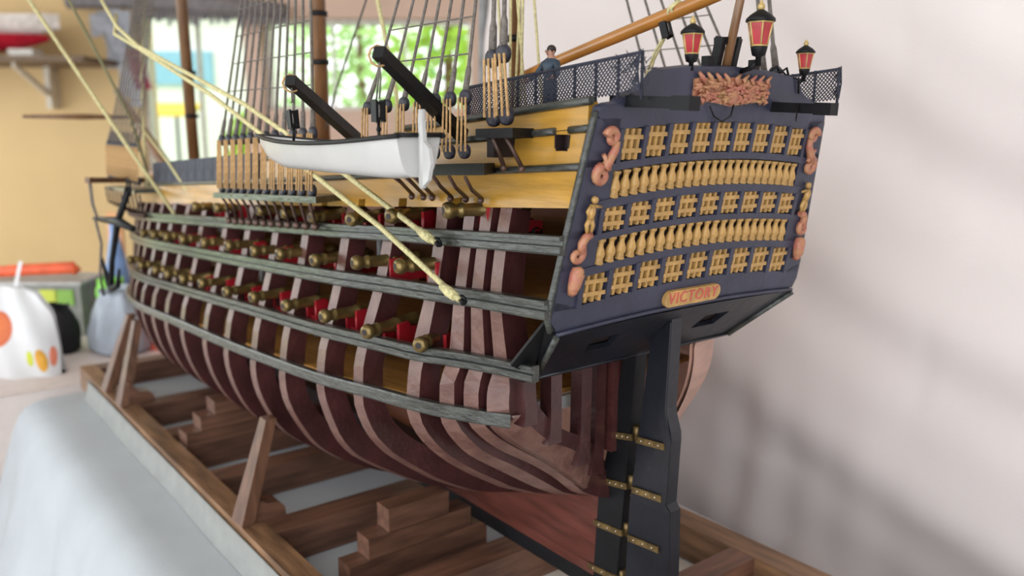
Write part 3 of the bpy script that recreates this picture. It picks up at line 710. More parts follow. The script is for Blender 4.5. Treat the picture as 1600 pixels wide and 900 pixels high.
# mizzen topmast backstays on a small channel
part('channel', MB().hexa([Vector((.0,.252,.813)),Vector((.058,.252,.812)),Vector((.058,.308,.812)),Vector((-.024,.308,.814)),Vector((.0,.252,.826)),Vector((.058,.252,.825)),Vector((.058,.308,.825)),Vector((-.024,.308,.827))]), M_black, ship, 'small black channel with two deadeyes')
gang([(.027,.300,.84),(-.001,.300,.842)], [(.03,.3,.917),(.006,.3,.922)], [(.12,.2,1.9),(.11,.2,1.9)], .0125, .0034, 0, (1,1), lr=.0022)
for x, xb in ((.03,.035),(-.0,-.005)): part('chain_plate', MB().tube([(x,.3,.815),(xb,.275,.772)], .0032, 6).ball((xb,.277,.772), .005, 8, 5), M_chain, ship)
part('channel_bracket', MB().bbox(.04,.056,.25,.29,.786,.813), M_dark, ship)
# main shrouds, port
part('channel', MB().hexa([Vector((.55,.26,.689)),Vector((1.02,.26,.665)),Vector((1.02,.345,.665)),Vector((.49,.345,.692)),Vector((.55,.26,.701)),Vector((1.02,.26,.677)),Vector((1.02,.345,.677)),Vector((.49,.345,.704))]), M_wale, ship, 'grey channel shelf under the main deadeyes')
mx = [.985-.042*i for i in range(12)]
gang([(x,.336,.7165-.051*(x-.44)) for x in mx], [(x,.33,.838-.045*x) for x in mx], [(lerp(1.165,x,.1),.03,2.0) for x in mx], .0118, .0028, 14, (.9,.06), lr=.002)
for i, x in enumerate(mx):
    part('chain_plate', MB().tube([(x,.343,.70-.045*(x-.44)),(x+.05,.31,.65),(x+.07,.298,zW1(x)+.006)], .003, 5).ball((x+.07,.3,zW1(x)+.002), .0085, 7, 5), M_chain, ship)
# fore shrouds, port
part('channel', MB().hexa([Vector((1.72,.255,.628)),Vector((2.2,.21,.61)),Vector((2.2,.30,.61)),Vector((1.72,.335,.628)),Vector((1.72,.255,.64)),Vector((2.2,.21,.622)),Vector((2.2,.30,.622)),Vector((1.72,.335,.64))]), M_wale, ship, 'grey channel shelf under the fore deadeyes')
mx = [2.17-.045*i for i in range(10)]
gang([(x,.3+.06*(2.0-x)*.6,.66) for x in mx], [(x,.295+.05*(2.0-x)*.6,.76) for x in mx], [(lerp(2.2,x,.1),.03,1.75) for x in mx], .0118, .0026, 12, (.83,.07), lr=.0022)
for x in mx: part('chain_plate', MB().tube([(x,.31,.62),(x+.02,.3,.57),(x+.04,yh(x+.04,zW1(x))+.02,zW1(x)+.004)], .0032, 5).ball((x+.04,yh(x+.04,zW1(x))+.02,zW1(x)), .009, 7, 5), M_chain, ship)
# starboard mizzen shrouds seen over the poop
mx = [.31,.25,.2,.155,.116,.078]
gang([(x,-.338,.795-.045*x) for x in mx], [(x,-.333,.866-.04*x) for x in mx], [(lerp(.36,x,.12),-.03,1.65) for x in mx], .0105, .0025, 11, (.925,.052), side=-1)
gang([(.027,-.3,.84),(-.001,-.3,.842)], [(.03,-.3,.917),(.006,-.3,.922)], [(.12,-.2,1.9),(.11,-.2,1.9)], .0125, .0034, 0, (1,1), side=-1, lr=.0022)
# pulley block under the boom
def block(c, s, tilt=0.0, name='pulley_block'):
    c = Vector(c); rot = Matrix.Rotation(tilt, 3, 'Y')
    o = part(name, MB().box(c, (s*.95, s*.55, s*1.45), rot).box(c+rot@Vector((0,s*.36,0)), (s*.8,s*.14,s*1.7), rot).box(c+rot@Vector((0,-s*.36,0)), (s*.8,s*.14,s*1.7), rot), M_black, ship)
    part('strop', MB().tube([c+rot@Vector((s*.5*math.sin(a), s*.2, s*.85*math.cos(a))) for a in [i*.5236 for i in range(13)]], s*.07, 5), M_shroud, o)
    return o
block((-.006,0,.973), .0155, .35)
rope([(-.028,0,1.012),(-.02,.012,1.0),(-.012,.004,.988)], .003, name='strop_line')
rope([(-.026,-.013,1.0),(-.03,0,1.012),(-.026,.013,1.0),(-.022,0,.988)], .0026, name='strop_line')
rope([(-.003,.004,.96),(.012,.004,.94),(.03,.01,.89)], .0018, name='tackle_line'); rope([(.0,-.004,.96),(.02,-.004,.93),(.035,.0,.87)], .0018, name='tackle_line')
# boat davits with their tackles
for (rx, rz, tx, tz) in ((.147,.815,.035,.917),(.466,.80,.295,.893)):
    ty = .47; root = Vector((rx,.268,rz)); tip = Vector((tx,ty,tz))
    part('boat_davit', MB().beam(root, tip, .0175, .0175, (0,0,1), .015, .015), M_black, ship, 'black boom that the white boat hangs from')
    bx = tx+.03; byy = .455
    block((bx,byy,.847-.01*(tx > .2)), .0165, .0 if tx < .2 else .15)
    h = MB()
    for k in (-1, 1): h.tube([tip+Vector((.006,-.004,-.006)), Vector((bx-.012+.003*k,byy+.004,tz-.03)), Vector((bx+.004*k,byy,.862))], .0013, 5)
    part('davit_fall', h, M_shroud, ship)
    part('davit_lashing', MB().tube([tip+Vector((.01+.012*math.cos(a)*.2, -.006+.0125*math.cos(a), .0125*math.sin(a)-.004)) for a in [i*.7 for i in range(10)]], .0016, 5), M_lany, ship)
    part('boat_hook', MB().tube([(bx,byy,.835),(bx,byy,.815),(bx,byy,.80)], .0022, 5).ball((bx,byy,.824), .0035, 6, 4), M_black, ship)
# netting on the poop rail
for side in (1, -1):
    net = MB(); x0, x1 = -.165, .2
    y = side*.222; zb = lambda x: zPoop(x)+.007; zt = lambda x: zPoop(x)+.053
    n = 58
    for i in range(-7, n):
        a = lerp(x0, x1, i/n); c = a+.046
        for (p, q) in ((a, c), (c, a)):
            pts = []
            for t in (0, .5, 1):
                x = lerp(p, q, t)
                pts.append(Vector((min(max(x, x0), x1), y+side*.004*math.sin(t*3.14), lerp(zb(x), zt(x), t))))
            net.tube(pts, .00105, 3, False)
    part('poop_netting', net, M_net, ship, 'dark cord netting along the poop rail', kind='stuff')
    part('netting_rope', MB().tube([(x, y, zt(x)) for x in (x0,-.05,.07,x1)], .0022, 5), M_net, ship)
    for i in range(10):
        x = lerp(x0, x1, i/9); part('stanchion', MB().tube([(x,y-side*.004,zb(x)-.01),(x,y-side*.004,zt(x)+.002)], .0022, 5), M_net, ship)
fray = MB()
for i in range(26):
    x = random.uniform(-.175,-.12); z = .90+random.uniform(-.01,.012); fray.tube([(x,.22+random.uniform(-.01,.01),z),(x+random.uniform(-.014,.014),.22+random.uniform(-.012,.012),z+random.uniform(-.002,.014))], .0007, 3)
part('frayed_cord', fray, M_net, ship, kind='stuff')
# catheads at the bow
part('cathead', MB().beam((1.9,.26,.655),(1.78,.445,.668),.016,.016), M_walnut_z, ship)

# ================================================================ CANNONS
def truck(c, r, w): return MB().lathe(Vector(c)-Vector((0,0,0)), (1,0,0), [(0,r*.3),(0,r),(w,r),(w,r*.3)], 10)
def make_cannon(L=.135):
    root = thing('cannon', (0,0,0), '', 'cannon', 'brass cannons')
    pr = [(0,.0048),(.001,.0105),(.006,.0128),(.012,.0128),(.018,.0098),(.022,.0088),(.026,.0115),(.030,.0115),(.033,.0095),(.07,.0108),(.072,.0125),(.078,.0125),(.081,.0112),(.115,.0128),(.117,.0145),(.122,.0145),(.126,.012),(.131,.005),(.136,.0058),(.139,.004)]
    part('barrel', MB().lathe((0,0,0), (0,-1,0), pr, 14), M_brass, root)
    part('bore', MB().lathe((0,.0006,0), (0,-1,0), [(0,.0052),(.002,.0052)], 10), M_dark, root)
    for s in (1, -1):
        part('cheek', MB().prism([(s*.0165-.003,-.062,-.034),(s*.0165-.003,-.062,.004),(s*.0165-.003,-.085,.006),(s*.0165-.003,-.092,-.004),(s*.0165-.003,-.112,-.006),(s*.0165-.003,-.12,-.016),(s*.0165-.003,-.15,-.018),(s*.0165-.003,-.15,-.034)], (.006,0,0)), M_red, root)
        for y in (-.072,-.14): part('wheel', MB().lathe((s*.021-.003,y,-.036), (1,0,0), [(0,.004),(.0001,.0085),(.006,.0085),(.0061,.004)], 10), M_black, root)
    for y in (-.072,-.14): part('axle', MB().beam((-.024,y,-.034),(.024,y,-.034),.008,.008), M_red, root)
    return root
can0 = make_cannon()
WO0 = {c.name: c.location.copy() for c in can0.children}
def copy_thing(src):
    r = src.copy(); COL.objects.link(r)
    for ch in list(src.children):
        c = ch.copy(); COL.objects.link(c); c.parent = r
    return r
ORD = ['aftmost', 'second', 'third', 'fourth', 'fifth', 'sixth', 'seventh', 'eighth', 'ninth', 'tenth', 'eleventh', 'twelfth']
GUNS = [('lower', [(.172,.335,.497,-32),(.297,.36,.497,-16),(.457,.36,.494,-4),(.623,.36,.485,-6),(.790,.36,.474,-8),(.947,.36,.461,-10),(1.115,.36,.455,-4),(1.262,.36,.444,4),(1.39,.36,.438,0),(1.5,.36,.434,5),(1.65,.358,.427,0),(1.82,.345,.42,0)]),
 ('middle', [(.229,.34,.613,9),(.371,.34,.600,6),(.529,.34,.584,-8),(.689,.34,.576,-2),(.824,.34,.566,2),(.975,.34,.560,-4),(1.141,.34,.548,2),(1.306,.34,.538,0),(1.446,.34,.530,0),(1.567,.34,.523,0),(1.69,.336,.514,0)]),
 ('upper', [(.125,.318,.7075,16),(.284,.318,.6850,-14),(.419,.318,.668,-22),(.577,.318,.659,-6),(.71,.318,.655,6),(.835,.318,.650,0),(1.1,.318,.634,4),(1.26,.318,.624,0)])]
first = True
for row, lst in GUNS:
    for i, (x, y, z, yaw) in enumerate(lst):
        o = can0 if first else copy_thing(can0); first = False
        o.location = W((x, y, z)); o.rotation_euler = (0, 0, math.radians(-yaw))
        o['label'] = '%s brass cannon from the stern in the %s row of guns, red carriage' % (ORD[i], row)
        o['group'] = 'brass cannons in the %s row' % row

# ================================================================ HANGING BOAT
bt = thing('rowing_boat', (.215,.45,.757), 'white rowing boat hanging from two black booms beside the hull', 'boat')
def bsec(t, grow=0.0):      # t 0 stern .. 1 bow
    x = lerp(-.022,.468,t)
    hb = .040*interp(t, [(0,.78),(.2,.97),(.45,1),(.7,.86),(.88,.48),(.97,.14),(1,.02)])-grow
    zt = .817-.010*math.sin(math.pi*min(1, t*1.02))-.006*t; zk = .7635+interp(t, [(0,.004),(.1,0),(.75,.0),(.9,.012),(1,.034)])+grow
    return x+(0 if t < .9 else -.0*(t-.9)), max(hb, .001), zt, zk
def brow(t, grow=0.0):
    x, hb, zt, zk = bsec(t, grow); pts = []
    for k in range(-6, 7):
        a = abs(k)/6; sg = 1 if k > 0 else -1
        y = hb*(a**.55 if a > 0 else 0); z = zk+(zt-zk)*(a**2.3)
        pts.append(Vector((x, .45+sg*y, z)))
    return pts
ts = [i/22 for i in range(23)]
out_ = [brow(t) for t in ts]; inn = [brow(lerp(.012,.985,t), .0035) for t in ts]
hb_ = MB().grid(out_).grid([r[::-1] for r in inn])
hb_.add(out_[0], [list(range(13))]); hb_.add(inn[0], [list(range(13))[::-1]])
part('boat_hull', hb_, M_white, bt)
for s in (1, -1):
    gp = []
    for t in ts:
        x, hb, zt, zk = bsec(t); gp.append(Vector((x-(.006 if t == 0 else 0), .45+s*(hb+.001), zt)))
    part('gunwale', MB().tube(gp, .0034, 6), M_black, bt, 'black gunwale rail')
part('gunwale', MB().tube([Vector((-.024,.45-.034,.818)),Vector((-.024,.45+.034,.818))], .0034, 6), M_black, bt)
for t in (.2,.4,.6,.8):
    x, hb, zt, zk = bsec(t); part('thwart', MB().bbox(x-.009,x+.009,.45-hb+.004,.45+hb-.004,zt-.014,zt-.01), M_white, bt)
part('boat_rudder', MB().prism([(-.026,.448,.843),(-.026,.448,.757),(-.030,.448,.754),(-.046,.448,.765),(-.052,.448,.785),(-.048,.448,.803),(-.037,.448,.811),(-.034,.448,.843)], (0,.005,0)), M_white, bt, 'white rudder')
part('rudder_stock', MB().tube([(-.031,.4505,.755),(-.031,.4505,.848)], .0042, 8), M_white, bt)

# ================================================================ ANCHOR
an = thing('anchor', (1.72,.40,.34), 'black anchor hanging at the bow from a wooden cathead', 'anchor')
part('stock', MB().tube([(1.9,.41,.545),(1.62,.41,.562),(1.46,.41,.555)], [.006,.014,.008], 6), M_black, an)
part('shank', MB().tube([(1.52,.40,.655),(1.62,.41,.56),(1.7,.415,.44),(1.74,.415,.36)], [.011,.01,.008,.009], 6), M_black, an)
part('arm', MB().tube([(1.85,.41,.43),(1.8,.41,.37),(1.74,.415,.35),(1.68,.41,.37),(1.65,.41,.42)], [.004,.008,.01,.008,.004], 6), M_black, an)
part('hoist_rope', MB().tube([(1.78,.44,.66),(1.77,.44,.6),(1.76,.43,.555)], .0035, 5).tube([(1.765,.44,.66),(1.755,.44,.6),(1.76,.43,.555)], .003, 5), M_shroud, an)
part('hanging_rope', MB().tube([(1.8,.43,.56),(1.79,.42,.48),(1.8,.43,.38),(1.77,.43,.33),(1.79,.43,.38)], .004, 5), M_shroud, an)
part('anchor_ring', MB().tube([Vector((1.515+.016*math.cos(a),.40,.667+.016*math.sin(a))) for a in [i*.5236 for i in range(13)]], .003, 5), M_black, an)

# ================================================================ FIGURINE
def skin_mesh(name, verts, edges, radii, root=0, sub=1):
    me = bpy.data.meshes.new(name+'_cage'); me.from_pydata([tuple(v) for v in verts], edges, [])
    ob = bpy.data.objects.new(name+'_cage', me); COL.objects.link(ob)
    ob.modifiers.new('skin', 'SKIN'); ob.modifiers.new('sub', 'SUBSURF').levels = sub
    for i, r in enumerate(radii): me.skin_vertices[0].data[i].radius = r if hasattr(r, '__len__') else (r, r)
    me.skin_vertices[0].data[root].use_root = True
    bpy.context.view_layer.update()
    res = bpy.data.meshes.new_from_object(ob.evaluated_get(bpy.context.evaluated_depsgraph_get()))
    bpy.data.objects.remove(ob); return res
FZ0 = zPoop(.068)-.019
fx, fy, fh_ = .068, .165, .118
def F(a, s, h): # a forward(+x), s to port, h height fraction
    return Vector((fx+a*fh_, fy+s*fh_, FZ0+h*fh_))
fv = [F(0,0,.5), F(0,0,.6), F(0,0,.72), F(0,0,.80), F(0,0,.86), F(-.005,.005,.92), F(0,.01,.975),
      F(.06,0,.49), F(.065,0,.27), F(.06,0,.05), F(.06,.07,.02), F(-.06,0,.49), F(-.065,0,.27), F(-.06,0,.05), F(-.06,.07,.02),
      F(.12,0,.79), F(.20,.05,.66), F(.27,.16,.58), F(.29,.2,.565), F(-.12,0,.79), F(-.2,.05,.67), F(-.25,.17,.6), F(-.26,.21,.59)]
fe = [(0,1),(1,2),(2,3),(3,4),(4,5),(5,6),(0,7),(7,8),(8,9),(9,10),(0,11),(11,12),(12,13),(13,14),(3,15),(15,16),(16,17),(17,18),(3,19),(19,20),(20,21),(21,22)]
fr_ = [.085,.08,.095,.085,.035,.06,.05,.06,.048,.036,.03,.06,.048,.036,.03,.048,.04,.032,.026,.048,.04,.032,.026]
fm = skin_mesh('figure', [W(v)-W((fx,fy,FZ0)) for v in fv], fe, [r*fh_*K for r in fr_])
M_coat = mat('coat_blue', (48, 66, 84), 0.5, var=0.25, scale=200); M_skin = mat('painted_skin', (188, 138, 116), 0.5, var=0.1); M_trou = mat('trousers_blue', (58, 74, 98), 0.5, var=0.2); M_boot = mat('boot_black', (26, 26, 30), 0.5); M_hair = mat('hair_brown', (48, 36, 32), 0.6)
for m in (M_coat, M_skin, M_trou, M_boot): fm.materials.append(m)
H = fh_*K
for p in fm.polygons:
    c = p.center; h = c.z/H; ax = abs(c.x)/H; p.use_smooth = True
    p.material_index = 1 if (h > .85 or (c.y/H > .15 and h > .5)) else (3 if h < .1 else (2 if h < .47 else 0))
fo = thing('sailor_figurine', (fx,fy,FZ0), 'small painted sailor figurine in a dark blue coat leaning at the poop netting', 'figurine')
o = bpy.data.objects.new('body', fm); COL.objects.link(o); o.parent = fo
part('hair', MB().ball(F(-.004,-.01,.955), .062*fh_, 10, 8, (1,1,.95)), M_hair, fo)
fc = MB(); fc.tube([F(-.003,.06,.935),F(-.003,.085,.925),F(-.003,.062,.915)], [.008*fh_,.016*fh_,.008*fh_], 6)
part('nose', fc, M_skin, fo)
ey = MB()
for s in (-1, 1): ey.ball(F(-.003+s*.022,.062,.94), .008*fh_, 6, 4)
part('eyes', ey, M_boot, fo)
part('mouth', MB().tube([F(-.022,.057,.9),F(-.003,.062,.898),F(.016,.057,.9)], .005*fh_, 5), mat('mouth_red', (140, 70, 66), 0.5), fo)
for s in (-1, 1): part('ear', MB().ball(F(-.003+s*.06,0,.925), .014*fh_, 6, 4, (.5,1,1.3)), M_skin, fo)
for hx, hy, hz, s in ((.29,.2,.565,1),(-.26,.21,.59,-1)):
    hd = MB(); hd.ball(F(hx,hy+.015,hz-.004), .026*fh_, 8, 5, (1,1.2,.55))
    for k, l in enumerate((.04,.047,.043,.034)): hd.tube([F(hx+(k-1.5)*.013,hy+.03,hz),F(hx+(k-1.5)*.015,hy+.03+l*.7,hz-.004),F(hx+(k-1.5)*.015,hy+.03+l,hz-.02)], [.0075*fh_,.007*fh_,.005*fh_], 5)
    hd.tube([F(hx-s*.022,hy+.01,hz),F(hx-s*.04,hy+.03,hz-.006)], [.008*fh_,.006*fh_], 5)
    part('hand', hd, M_skin, fo)

# ================================================================ DISPLAY STAND
sd = thing('display_stand', (1.05,0,-.1), 'walnut ladder-frame display stand under the ship model', 'stand')
TZ, BZ = -.02, -.098
part('rail', MB().bbox(-.32,2.32,.362,.413,BZ,TZ), M_walnut, sd)
part('rail', MB().bbox(-.32,2.32,-.413,-.352,BZ,TZ), M_walnut, sd)
for x0, x1 in ((-.32,-.26),(.02,.078),(.33,.4),(.707,.777),(1.055,1.12),(1.43,1.49),(1.74,1.8),(2.255,2.32)):
    part('cross_beam', MB().bbox(x0,x1,-.352,.362,BZ,TZ-.0006), M_walnut_y, sd)
# stepped keel blocks: boards piled up with the ends stepped
def pile(x0, x1, ends, zs, ins):
    for i, (e, (za, zb), y_in) in enumerate(zip(ends, zs, ins)):
        part('block_board', MB().bbox(x0+.0007*i, x1-.0007*i, y_in, e, za, zb-.0012), M_walnut_y, sd)
pile(.485,.537,[.345,.305,.262,.215],[(BZ,-.071),(-.071,-.022),(-.022,.023),(.023,.073)], [-.028,-.028,.014,.07])
pile(1.33,1.40,[.36,.35,.31,.27],[(BZ,-.03),(-.03,.008),(.008,.046),(.046,.085)], [-.028,-.028,.014,.17])
# leaning struts and their ogee brackets
def strut(x, tilt, ytop, ztop, brk=True):
    part('strut', MB().hexa([Vector((x-.03,.385,TZ)),Vector((x+.03,.385,TZ)),Vector((x+.03,.413,TZ)),Vector((x-.03,.413,TZ)),Vector((x-.016+tilt,ytop-.012,ztop)),Vector((x+.016+tilt,ytop-.012,ztop)),Vector((x+.016+tilt,ytop+.012,ztop)),Vector((x-.016+tilt,ytop+.012,ztop))]), M_walnut_z, sd)
    if brk:
        pr = [(.386,TZ),(.386,.055),(.378,.05),(.368,.03),(.352,.018),(.335,.016),(.322,.012),(.312,.0),(.31,TZ)]
        part('bracket', MB().prism([(x-.024,y,z) for y, z in pr], (.05,0,0)), M_walnut_y, sd)
strut(.80, -.02, .338, .21)
strut(1.79, .05, .325, .225); strut(1.975, -.03, .318, .225, False)

# ================================================================ TABLES AND CLOTHS
mt = mat('table_wood', (150, 120, 90), 0.6)
tb_ = thing('table', (.6,.07,FZ), 'long table under the white cloth that carries the ship', 'table')
part('table_top', MB().bbox(-1.2,2.24,-.44,.53,-.19,-.110), mt, tb_)
for x, y in ((-1.1,-.38),(2.15,-.38),(-1.1,.5),(2.15,.5)): part('leg', MB().bbox(x-.05,x+.05,y-.05,y+.05,FZ,-.19), mt, tb_)
rows = []
NX = 90
for i in range(NX+1):
    x = lerp(-1.25, 2.27, i/NX); r = []
    # path across: starboard drop, top, port drop
    path = [(-.52,-1.3),(-.5,-.8),(-.485,-.35),(-.478,-.2),(-.468,-.125),(-.45,-.104),(-.42,-.1)]+[(y,-.1) for y in (-.2,0,.2,.4)]+[(.47,-.1),(.52,-.1005),(.56,-.104),(.595,-.118),(.62,-.145),(.645,-.2),(.675,-.3),(.72,-.45),(.77,-.65),(.82,-.9),(.86,-1.2),(.9,-1.6)]
    for y, z in path:
        d = max(0, -.14-z); dd = d*.075*(math.sin(x*7.0+.6)+.5*math.sin(x*13.7+2)+.3*math.sin(x*23))
        r.append(Vector((x, y+(dd if y > 0 else -dd*.5), z+.0006*math.sin(x*31+y*17))))
    rows.append(r)
tc_ = MB().grid(rows)
# the bow end hangs down too
last = rows[-1][6:14]; erow = [last]
for k, (dx, dz) in enumerate(((.02,-.02),(.04,-.08),(.055,-.3),(.08,-.7),(.1,-1.4))):
    erow.append([Vector((v.x+dx+.02*math.sin(v.y*14)*min(1, k/2), v.y+(.1*k*max(0, v.y-.4)), v.z+dz)) for v in last])
tc_.grid([[r[j] for r in erow] for j in range(len(last))])
tag(part('tablecloth', tc_, M_cloth), 'white tablecloth draped over the long table under the stand', 'tablecloth')
# the cloth pushed up against the stand's port side, its shade painted in as grey
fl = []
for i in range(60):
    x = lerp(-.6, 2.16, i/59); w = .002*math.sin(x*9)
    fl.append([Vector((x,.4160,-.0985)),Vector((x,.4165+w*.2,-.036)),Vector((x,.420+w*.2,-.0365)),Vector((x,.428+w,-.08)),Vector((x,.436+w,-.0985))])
tag(part('cloth_strip', MB().grid(fl), mat('strip_shade_grey', (150, 152, 150), 0.8, var=0.05)), 'cloth strip with its shade painted in grey along the outer side of the port stand rail', 'cloth')
mq = part('marbled_sheet', MB().bbox(-1.0,.33,-.345,.355,-.0995,-.0975), M_marble); tag(mq, 'white marbled sheet lying on the table inside the stand by the rudder', 'sheet')
tag(part('white_pad', MB().hexa([Vector((.05,-.4165,-.0985)),Vector((1.4,-.4165,-.0985)),Vector((1.4,-.462,-.0985)),Vector((.05,-.425,-.0985)),Vector((.05,-.4165,-.026)),Vector((1.4,-.4165,-.022)),Vector((1.4,-.462,-.022)),Vector((.05,-.421,-.026))]), M_cloth), 'folded white cloth along the starboard rail of the stand', 'cloth')
# second table
t2 = thing('side_table', (2.95,.4,FZ), 'lower white topped side table beyond the bow, with bags on it', 'table')
part('table_top', MB().bbox(2.42,3.9,-1.0,1.9,-.16,-.112), mat('side_table_white', (226, 214, 210), 0.55, var=0.03), t2)
for x, y in ((2.5,-.9),(2.5,1.8),(3.8,-.9),(3.8,1.8)): part('leg', MB().bbox(x-.05,x+.05,y-.05,y+.05,FZ,-.16), mt, t2)
rows = [[Vector((2.4+.012*math.sin(y*11)*min(1,k), y, z)) for y in [-1.0+.05*i for i in range(59)]] for k, z in enumerate((-.1105,-.16,-.5,-1.2,-2.2))]
part('cloth_drop', MB().grid(rows), MATS['side_table_white'], t2)
# ================================================================ BACKDROP SHEET
rows = []
for i in range(171):
    x = lerp(-2.2, 1.56, i/170); r = []
    for j in range(131):
        z = lerp(-1.0, 1.9, j/130)
        s1 = z*.86+x*-.5; s2 = z*.5+x*.86        # diagonal folds
        fade = .35+.65*max(0, min(1, (.75-x)/.8)); w = .75*fade*(.034*math.sin(s1*6.5+1.2*math.sin(s2*1.7))+.020*math.sin(s1*15+1.1*math.sin(s2*2.6)+.5)+.006*math.sin(s1*33+2*math.sin(s2*4)))+.03*math.sin(x*1.3+z*.8)
        low = max(0, min(1, (.35-z)/.5)); near = max(0, 1-abs(x-.35)/.5)
        w += low*near*(.007*math.sin(x*46+.8*math.sin(z*9))+.006*math.sin(x*27+z*6))
        w += .003*math.sin(x*60+z*5)*max(0, min(1, (z-.9)/.4))*max(0, min(1, (x-.4)/.5))
        # a seam crease
        w += -.004*math.exp(-((x+.02+.06*math.sin(z*5))/.006)**2)*(1 if z > .15 else 0)
        r.append(Vector((x, -.78-.05*max(0, z)+w, z)))
    rows.append(r)
tag(part('backdrop_sheet', MB().grid(rows), M_sheet), 'large creased white cotton sheet hung behind the ship', 'backdrop')
tag(part('backdrop_pole', MB().tube([(-2.3,-.85,1.91),(1.7,-.85,1.91)], .02, 10), M_grey), 'pole that carries the white backdrop sheet', 'pole')
for x in (-2.25, 1.65):
    tag(part('backdrop_stand', MB().tube([(x,-.88,FZ),(x,-.88,1.93)], .02, 8).box((x,-.88,FZ+.03),(.3,.3,.06)), M_grey), 'upright %s end of the backdrop pole' % ('at the aft' if x < 0 else 'at the forward'), 'stand')

# ================================================================ BACKGROUND CLUTTER
sh_ = thing('wall_shelf', P_(9.2,-5.2,1.42), 'thin dark shelf on white brackets on the yellow wall', 'shelf')
part('board', wbox(MB(), 8.5, 9.5, -6.6, -4.2, 1.42, 1.475), mat('shelf_wood', (110, 88, 66), 0.6), sh_)
for r in (-5.0, -6.2): part('bracket', wbox(MB(), 9.3, 9.5, r-.03, r+.03, .98, 1.42).hexa([P_(8.7,r-.02,1.38),P_(8.7,r+.02,1.38),P_(9.4,r+.02,1.05),P_(9.4,r-.02,1.05),P_(8.7,r-.02,1.42),P_(8.7,r+.02,1.42),P_(9.4,r+.02,1.12),P_(9.4,r-.02,1.12)]), mat('bracket_white', (214, 204, 186), 0.5), sh_)
mbt = thing('model_boat', P_(8.9,-5.3,1.475), 'red and white model boat standing on the wall shelf', 'model boat')
def loft(d, r0, r1, zk, zt, hw, tip):
    rows = []
    for i in range(17):
        t = i/16; k = math.sqrt(max(0, 1-max(0, (t-.55)/.45)**2)); r = lerp(r0, r1, t)
        rows.append([P_(d+hw*k*math.sin(a)*1.0, r+(tip*(1-abs(math.cos(a))) if False else 0), lerp(zt(t), zk(t), math.cos(a)**2) if True else 0) for a in [-1.5708+3.1416*j/10 for j in range(11)]])
    return MB().grid(rows)
part('lower_hull', loft(8.9,-6.4,-4.72, lambda t: 1.53+.12*max(0,(t-.6)/.4)**2, lambda t: 1.70, .22, .1), mat('hull_red', (190, 30, 52), 0.35), mbt)
part('upper_hull', loft(8.9,-6.4,-4.6, lambda t: 1.68+.08*max(0,(t-.7)/.3)**2, lambda t: 1.86+.05*t*t, .235, .1), mat('hull_white', (236, 226, 218), 0.35), mbt)
part('deck', MB().add([P_(8.9+s*.2*k, r, 1.85) for s, seq in ((1, ((-6.4,1),(-5.6,1),(-5.0,.7),(-4.65,.1))), (-1, ((-4.65,.1),(-5.0,.7),(-5.6,1),(-6.4,1)))) for r, k in seq], [list(range(8))]), mat('hull_white2', (228, 214, 200), 0.4), mbt)
part('keel_block', wbox(MB(), 8.8, 9.0, -5.1, -4.85, 1.475, 1.56), M_winf, mbt)
# valance over the windows
va = thing('window_valance', P_(9.3,-3.2,1.98), 'dark grey rolled valance hanging along the top of the windows', 'curtain')
part('roll', MB().tube([P_(9.3,-4.7,2.1),P_(9.3,-4.0,2.12),P_(9.3,-3.2,2.06),P_(9.3,-2.4,2.0)], [.09,.1,.11,.08], 10), mat('valance_grey', (128, 122, 124), 0.9, bump=0.4), va)
fr2 = MB()
for i in range(34):
    r = lerp(-4.0,-2.4,i/33); z = 2.0-.03*(i/33); fr2.beam(P_(9.27,r,z), P_(9.26,r+random.uniform(-.02,.02),z-random.uniform(.06,.16)), .035, .008, (FH.x,FH.y,0))
part('fringe', fr2, mat('fringe_grey', (110, 106, 112), 0.9), va, kind='stuff')
gp = thing('hanging_plastic', P_(9.25,-4.2,1.2), 'grey plastic strips hanging beside the left window', 'plastic sheet')
for k, (r, z0, z1) in enumerate(((-4.33,1.98,1.4),(-4.22,2.0,1.1),(-4.12,1.98,1.0),(-4.42,1.95,1.72))):
    rows = [[P_(9.2+.04*math.sin(z*9+k*2+j), r+j*.07+.03*math.sin(z*5+k), z) for j in range(3)] for z in [lerp(z0, z1, i/14) for i in range(15)]]
    part('strip', MB().grid(rows), mat('plastic_grey', (176, 178, 190), 0.3, trans=0.3), gp)
fg = thing('hanging_flag', P_(9.1,-3.95,1.2), 'small red and navy flag hanging at the left window edge', 'flag')
rows = [[P_(9.05+.03*math.sin(j*1.3+z*6), -4.03+j*.03+(1.56-z)*.18, z) for j in range(7)] for z in [1.58-.04*i for i in range(11)]]
part('flag_cloth', MB().grid(rows), mat('flag_red', (178, 60, 70), 0.8, scale=7, c2=(52, 50, 84), var=0.05), fg)
part('flag_cord', MB().tube([P_(9.05,-4.0,1.58),P_(9.1,-3.95,2.05)], .006, 5), M_grey, fg)

